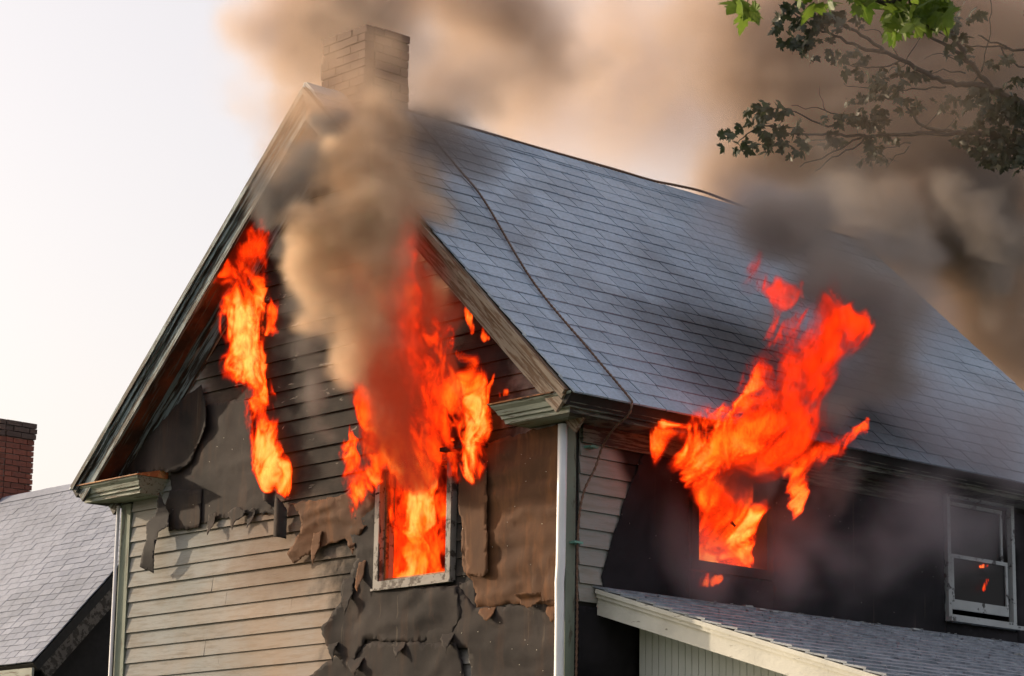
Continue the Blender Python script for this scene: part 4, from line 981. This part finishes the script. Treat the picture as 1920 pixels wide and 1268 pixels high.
flame('ragged flame licking the boards left of the gable window', [
  [(672, 965, 12, .7, .05), (672, 930, 26, .75, .08), (675, 880, 34, .7), (665, 840, 26, .7), (655, 800, 10, .5)], [(700, 900, 14, .7), (708, 850, 12, .7), (700, 810, 9, .5)], [(690, 850, 16, .6), (690, 800, 12, .4)]],
  GY, h=.011, seed=15, flow=(-.05, 0, 1), fine=.045, cover=-.12)
flame('thin flame burning along the underside of the right rake', [
  [(745, 340, 5, .7, .37), (742, 375, 8, .5, .37), (755, 400, 12, .35, .36), (770, 430, 8, .3, .34)], [(738, 395, 9, .3, .36), (750, 350, 4, .5, .37)]],
  GY, h=.010, seed=18, fine=.04, warp=.06)
flame('small curling flame scrap under the right rake, nearer the window plume', [[(885, 625, 5, .6), (878, 600, 7, .6), (872, 580, 4, .5)]], GY, h=.010, seed=21, fine=.04, cover=.25, warp=.03)
flame('small flame scrap under the right rake, nearer the rake board', [[(910, 634, 7, .7), (904, 610, 5, .5)]], GY, h=.010, seed=22, fine=.04, cover=.25, warp=.03)
flame('tiny flame on the rusted cornice end', [[(938, 742, 5, .9, .34), (950, 741, 5, .7, .34)]], GY, h=.010, seed=23, fine=.04, cover=.3, warp=.03)
SX = (0, 0.)
flame('huge wind-blown flame bursting from the side window over the eave', [
  [(1362, 1075, 95, .60, -.32), (1355, 1010, 95, .68, -.32), (1360, 940, 95, .5, -.30)],
  [(1340, 1040, 30, .8, -.12), (1345, 990, 34, .65, -.06), (1350, 950, 50, .45, -.02), (1365, 910, 60, .40, .12), (1400, 870, 50, .35, .35)],
  [(1400, 1050, 26, .95, -.06), (1410, 1000, 26, .9, -.02), (1425, 970, 16, .7, .05)],
  [(1320, 920, 30, .6, .1), (1290, 870, 34, .65, .3), (1262, 845, 26, .7, .45), (1250, 835, 10, .6, .5)],
  [(1268, 850, 42, .8, .45), (1315, 838, 54, .8, .5), (1360, 815, 46, .72, .6), (1410, 770, 50, .50, .75), (1450, 730, 60, .28, .85), (1490, 690, 68, .18, .9), (1515, 640, 72, .15, .95), (1560, 600, 60, .17, 1.), (1605, 600, 38, .15, 1.05)],
  [(1345, 798, 20, 1.05, .62), (1385, 780, 28, 1.05, .7), (1402, 740, 20, .95, .75), (1415, 700, 16, .65, .8)],
  [(1300, 870, 30, .55, .4), (1420, 830, 48, .36, .6), (1470, 790, 72, .20, .8), (1510, 740, 68, .16, .9), (1540, 680, 54, .14, .95)],
  [(1470, 600, 32, .26, .95), (1500, 640, 42, .24, .95)], [(1450, 640, 12, .4, .9), (1475, 620, 16, .3, .9)],
  [(1300, 880, 14, .5, .3), (1290, 895, 6, .4, .3)]],
  SX, h=.017, seed=31, flow=(.3, .35, .8), fine=.07, warp=.15, depth=.28, cover=.05)
flame('flame curling along the eave right of the side window', [
  [(1488, 955, 14, .85, .15), (1482, 925, 18, .8, .2), (1492, 890, 18, .7, .3), (1510, 860, 26, .6, .4), (1545, 845, 26, .5, .45), (1590, 830, 14, .45, .5), (1618, 810, 10, .5, .5), (1628, 790, 4, .4, .5)], [(1510, 860, 20, .5, .4), (1500, 820, 22, .4, .5), (1480, 790, 20, .3, .6)], [(1570, 830, 6, .4, .5), (1585, 790, 4, .3, .5)]],
  SX, h=.013, seed=36, flow=(.2, .5, .6), fine=.05, cover=-.05)
flame('ragged red flame scraps torn loose above the big one', [[(1385, 540, 20, .2, 1.15), (1400, 510, 22, .16, 1.2), (1420, 525, 18, .16, 1.2), (1460, 528, 24, .22, 1.2), (1480, 545, 18, .14, 1.2)], [(1395, 545, 8, .4, 1.2), (1388, 552, 6, .3, 1.2)]], SX, h=.018, seed=39, flow=(.3, .35, .8), fine=.08, warp=.14, cover=-.02)
flame('low flames licking below the burning side window', [[(1305, 1080, 10, .6, .06), (1325, 1085, 11, .7, .06), (1345, 1080, 6, .5, .06)], [(1300, 1075, 5, .5, .06), (1318, 1095, 5, .5, .06)]], SX, h=.009, seed=42, fine=.035, cover=.1, warp=.05)
flame('tiny ember flames glowing at the sash of the far side window', [[(1852, 1060, 3.5, .9, .06), (1838, 1063, 2.5, .7, .06)], [(1853, 1088, 3, .6, .06), (1846, 1106, 3.5, .4, .06)]], SX, h=.008, seed=44, fine=.03, cover=.6, iso=2., warp=.015)

# ------------------------------------------------------------------ smoke
def smoke(name, label, puffs, h, mat, seed, wsc=.5, wamp=.5, nsc=.9, edge=.35, contrast=1., stretch=(1, 1, 1), thr=.0):
    """puffs: (px, py, depth along the view, radius px, weight, depth radius factor)"""
    C_ = []; 
    for (px, py, d, r, w_, *q) in puffs: C_.append((und(px, py, d), r*d/FPX, w_, q[0] if q else 1.))
    lo = np.min([c-r*max(1, q)*1.15 for c, r, w_, q in C_], 0); hi = np.max([c+r*max(1, q)*1.15 for c, r, w_, q in C_], 0)
    P = grid(lo, hi, h)
    f_ = FWD.astype('f'); shp = P.shape[:3]; flat = P.reshape(-1, 3)
    def field(Q, grow=1.):
        D = np.zeros(len(Q), 'f')
        for c, r, w_, q in C_:
            X = Q-c.astype('f'); al = X@f_; d2 = (X*X).sum(-1)-al*al+(al/q)**2
            D += w_*np.clip(1-d2/(r*r*grow), 0, 1)**1.5
        return D
    act = np.where(field(flat, 1+wamp) > 0)[0]; Pa = flat[act]
    Wp = np.stack([fbm(Pa/wsc, 4, seed+3*i, .6)-.5 for i in range(3)], -1)*2*wamp
    Q = Pa+Wp; D = np.clip(field(Q), 0, 1.4)
    n = fbm((Pa+Wp*.6)/nsc*np.array(stretch, 'f'), 5, seed+11, .6); n = (n-n.mean())/n.std()
    D = np.clip(D+contrast*.30*n*np.clip(D*3, 0, 1)-thr, 0, 2)*sm(D, 0.02, .2)
    o_ = np.zeros(len(flat), 'f'); o_[act] = D; D = o_.reshape(shp)
    D[[0, -1]] = 0; D[:, [0, -1]] = 0; D[:, :, [0, -1]] = 0
    o = vol_object(name, D, lo, h, mat)
    return tagp(o, label, 'smoke', None, 'stuff')
M['smoke_tan'] = vol_setup('tan_smoke', (.93, .71, .51), 9., .1)
M['smoke_back'] = vol_setup('brown_smoke', (.86, .685, .56), 3.4, .1)
M['smoke_dark'] = vol_setup('black_smoke', (.30, .28, .27), 10., 0.)
M['smoke_plume'] = vol_setup('dark_brown_smoke', (.48, .42, .38), 4., 0.)
M['smoke_thin'] = vol_setup('grey_smoke', (.55, .50, .53), 3.2, 0.)
M['smoke_pale'] = vol_setup('peach_smoke', (.93, .75, .64), .75, .2)
M['smoke_dusk'] = vol_setup('dusky_smoke', (.35, .34, .35), 3.5, 0.)
M['smoke_mid'] = vol_setup('veil_smoke', (.74, .56, .42), 4.2, .1)
M['smoke_mid2'] = vol_setup('branch_smoke', (.80, .60, .45), .22, .1)
smoke('front_smoke', 'thick tan smoke rolling up the gable from the window past the ridge', [
  (735, 780, 20.1, 70, .25), (700, 700, 20.0, 70, .5), (720, 640, 20.0, 100, .6), (790, 700, 20.1, 80, .3), (830, 560, 20.3, 60, .25), (820, 470, 20.4, 60, .3), (660, 620, 19.9, 50, .7), (790, 640, 20.1, 80, .22), (700, 560, 20., 100, .8), (780, 560, 20.2, 80, .35), (640, 560, 19.9, 60, .8), (680, 480, 20., 110, .9), (600, 480, 20.0, 70, .9), (590, 410, 20., 65, 1.), (660, 400, 20.1, 110, .9), (740, 400, 20.2, 90, .6),
  (790, 470, 20.3, 70, .3), (690, 320, 20.3, 100, .6), (640, 300, 20.3, 70, .5), (760, 330, 20.4, 90, .35), (800, 380, 20.5, 60, .3), (690, 250, 20.6, 110, .35), (610, 590, 19.9, 60, .7), (650, 680, 19.9, 60, .55), (590, 520, 19.9, 60, .6), (630, 640, 19.9, 40, .5), (810, 400, 20.4, 70, .35), (820, 520, 20.4, 70, .3), (850, 620, 20.4, 60, .25)], .055, M['smoke_tan'], 2, wsc=.42, wamp=.28, nsc=.42, contrast=.95, thr=.07)
smoke('chimney_smoke', 'brown smoke veiling the chimney and the peak of the roof', [
  (560, 130, 21.4, 70, .3), (800, 260, 20.9, 90, .4), (870, 300, 20.9, 80, .25), (560, 330, 20.7, 70, .5), (520, 220, 21.2, 80, .35), (690, 120, 21.3, 130, .38), (580, 200, 20.7, 60, .45), (600, 60, 21.4, 100, .35), (660, 260, 20.9, 120, .6), (720, 300, 20.8, 100, .5), (640, 170, 21.1, 90, .5), (560, 180, 21.2, 90, .35), (640, 230, 21.0, 90, .4), (560, 270, 20.9, 60, .4), (520, 300, 20.9, 50, .5), (740, 210, 21.1, 80, .4), (480, 370, 20.7, 45, .35)], .08, M['smoke_mid'], 4, wsc=.6, wamp=.25, nsc=.6, contrast=.75)
smoke('rake_smoke', 'dark grey smoke under the peak of the left rake', [
  (620, 235, 20.4, 50, .8), (575, 300, 20.3, 55, .9), (500, 380, 20.2, 50, .9), (535, 345, 20.2, 50, .7), (560, 400, 20.4, 45, .5), (545, 470, 20.3, 36, .5), (570, 560, 20.2, 55, .7), (600, 640, 20.2, 55, .6), (590, 720, 20.2, 55, .5), (540, 640, 20.3, 40, .3), (620, 800, 20.3, 50, .2)], .055, M['smoke_dark'], 5, wsc=.4, wamp=.22, nsc=.32, contrast=1.1)
smoke('sky_smoke', 'broad brown billows of smoke filling the sky behind the roof', [
  (560, 60, 25, 130, .7), (500, 200, 25, 90, .4), (500, 20, 25, 80, .5), (640, 40, 25, 170, .7), (760, 30, 25, 170, .9), (900, 40, 26, 160, 1.), (900, 150, 25, 120, 1.), (980, 130, 26, 110, .8), (620, 250, 24, 160, .5), (830, 180, 25, 110, .9), (1000, 40, 26, 120, .6),
  (1100, 20, 27, 160, .32), (1220, 20, 27, 170, .32), (1060, 120, 26, 120, .3), (1000, 240, 26, 110, .32), (1130, 200, 27, 170, .16), (1300, 330, 27.5, 120, .16), (1200, 150, 27, 170, .16),
  (1340, 60, 28, 150, .6), (1440, 60, 28, 190, .9), (1320, 200, 28, 120, .5), (1450, 230, 28, 190, 1.), (1380, 330, 28, 100, .5), (1560, 200, 28, 200, 1.), (1650, 100, 28, 240, 1.), (1600, 330, 28, 200, 1.1), (1700, 300, 28, 200, 1.), (1850, 150, 28, 240, 1.), (1850, 400, 28, 230, 1.1), (1750, 560, 28, 190, .9), (1900, 620, 28, 190, 1.), (1800, 20, 28, 220, 1.), (1470, 400, 28, 120, .8), (1960, 720, 28, 140, .9), (1700, 450, 27, 170, .9)],
  .12, M['smoke_back'], 9, wsc=.9, wamp=.6, nsc=.85, contrast=1.05)
smoke('tree_smoke', 'thin brown smoke drifting through the maple branches', [
  (1450, 100, 24.2, 150, .35), (1600, 120, 24.0, 170, .5), (1500, 250, 24.0, 150, .4), (1700, 230, 24.0, 170, .5), (1850, 200, 24.0, 170, .4), (1850, 50, 24.2, 150, .4)], .12, M['smoke_mid2'], 12, wsc=.9, wamp=.5, nsc=.9, contrast=.7)
smoke('dark_plume', 'dark smoke blown up and back off the roof over the side flame', [
  (1570, 540, 21.2, 120, 1.1), (1650, 600, 21.3, 110, 1.3), (1480, 500, 21.5, 150, .5), (1390, 460, 21.7, 110, .3), (1450, 400, 23, 120, .3), (1670, 690, 21.2, 80, .9), (1560, 440, 21.8, 120, .5), (1600, 500, 22, 110, .6), (1700, 540, 22.3, 120, .5), (1620, 700, 21.1, 90, .6), (1560, 760, 20.8, 90, .35), (1740, 400, 26.5, 130, .5), (1850, 450, 26.5, 120, .7), (1820, 360, 27, 100, .8), (1900, 540, 26.2, 90, .3), (1640, 400, 25, 110, .5), (1540, 360, 25.5, 110, .25), (1700, 660, 21.5, 90, .4), (1450, 580, 21.1, 80, .3), (1830, 410, 25.5, 70, 1.3), (1880, 480, 25.5, 70, 1.3), (1780, 340, 25.8, 60, 1.)],
  .075, M['smoke_plume'], 14, wsc=.7, wamp=.45, nsc=.6, contrast=1.5)
smoke('eave_smoke', 'small dense knot of black smoke in the middle of the side flame', [(1410, 885, 19.7, 65, 1.), (1360, 870, 19.6, 45, .8), (1450, 850, 19.8, 45, .6), (1240, 800, 19.8, 60, .4), (1200, 860, 19.8, 60, .3), (1560, 900, 20.2, 80, .3)], .05, M['smoke_dark'], 15, wsc=.4, wamp=.2, nsc=.35, contrast=1.)
smoke('wall_smoke', 'thin bluish smoke drifting across the dark side wall', [
  (1230, 990, 19.9, 120, .8), (1310, 1070, 19.8, 110, .9), (1450, 1100, 20.2, 120, .6), (1600, 1040, 20.8, 140, .4), (1500, 950, 20.4, 120, .35), (1200, 900, 20.0, 80, .6), (1700, 960, 21.2, 160, .35), (1230, 820, 20.0, 60, .5), (1800, 1000, 21.8, 120, .3), (1160, 1000, 19.9, 60, .4)],
  .08, M['smoke_thin'], 17, wsc=.6, wamp=.3, nsc=.6, contrast=.8)
smoke('roof_veil_smoke', 'pale grey smoke lying over the right half of the slates', [
  (1450, 450, 22.2, 140, .4), (1600, 600, 22, 160, .5), (1700, 720, 21.8, 160, .5), (1550, 760, 21.2, 110, .4), (1800, 800, 21.8, 150, .5), (1900, 850, 22, 110, .4), (1750, 600, 22.5, 120, .4), (1350, 400, 22, 80, .2)], .1, M['smoke_thin'], 19, wsc=.8, wamp=.4, nsc=.8, contrast=.6)
smoke('roof_smoke', 'thin dark smoke trailing down the slates beside the cable', [
  (840, 250, 20.8, 80, .7), (890, 290, 20.8, 70, .8), (950, 370, 20.6, 60, .6), (1000, 450, 20.4, 50, .35), (1050, 530, 20.3, 45, .2), (1100, 600, 20.2, 40, .2), (790, 240, 20.8, 70, .6), (1250, 720, 19.9, 50, .2)],
  .07, M['smoke_dusk'], 21, wsc=.5, wamp=.25, nsc=.45, contrast=1.)
smoke('pale_smoke', 'pale pinkish smoke thinning out the sky between the darker billows', [
  (500, 100, 30, 150, .30), (650, 150, 30, 200, .5), (900, 60, 30, 260, .7), (1100, 120, 30, 260, .8), (1300, 100, 30, 260, .8), (1250, 280, 30, 220, .8), (1450, 250, 30, 250, .8), (1000, 250, 30, 200, .7), (1650, 200, 30, 260, .8), (1800, 450, 30, 260, .8)],
  .2, M['smoke_pale'], 27, wsc=1.4, wamp=.6, nsc=1.4, contrast=.55)
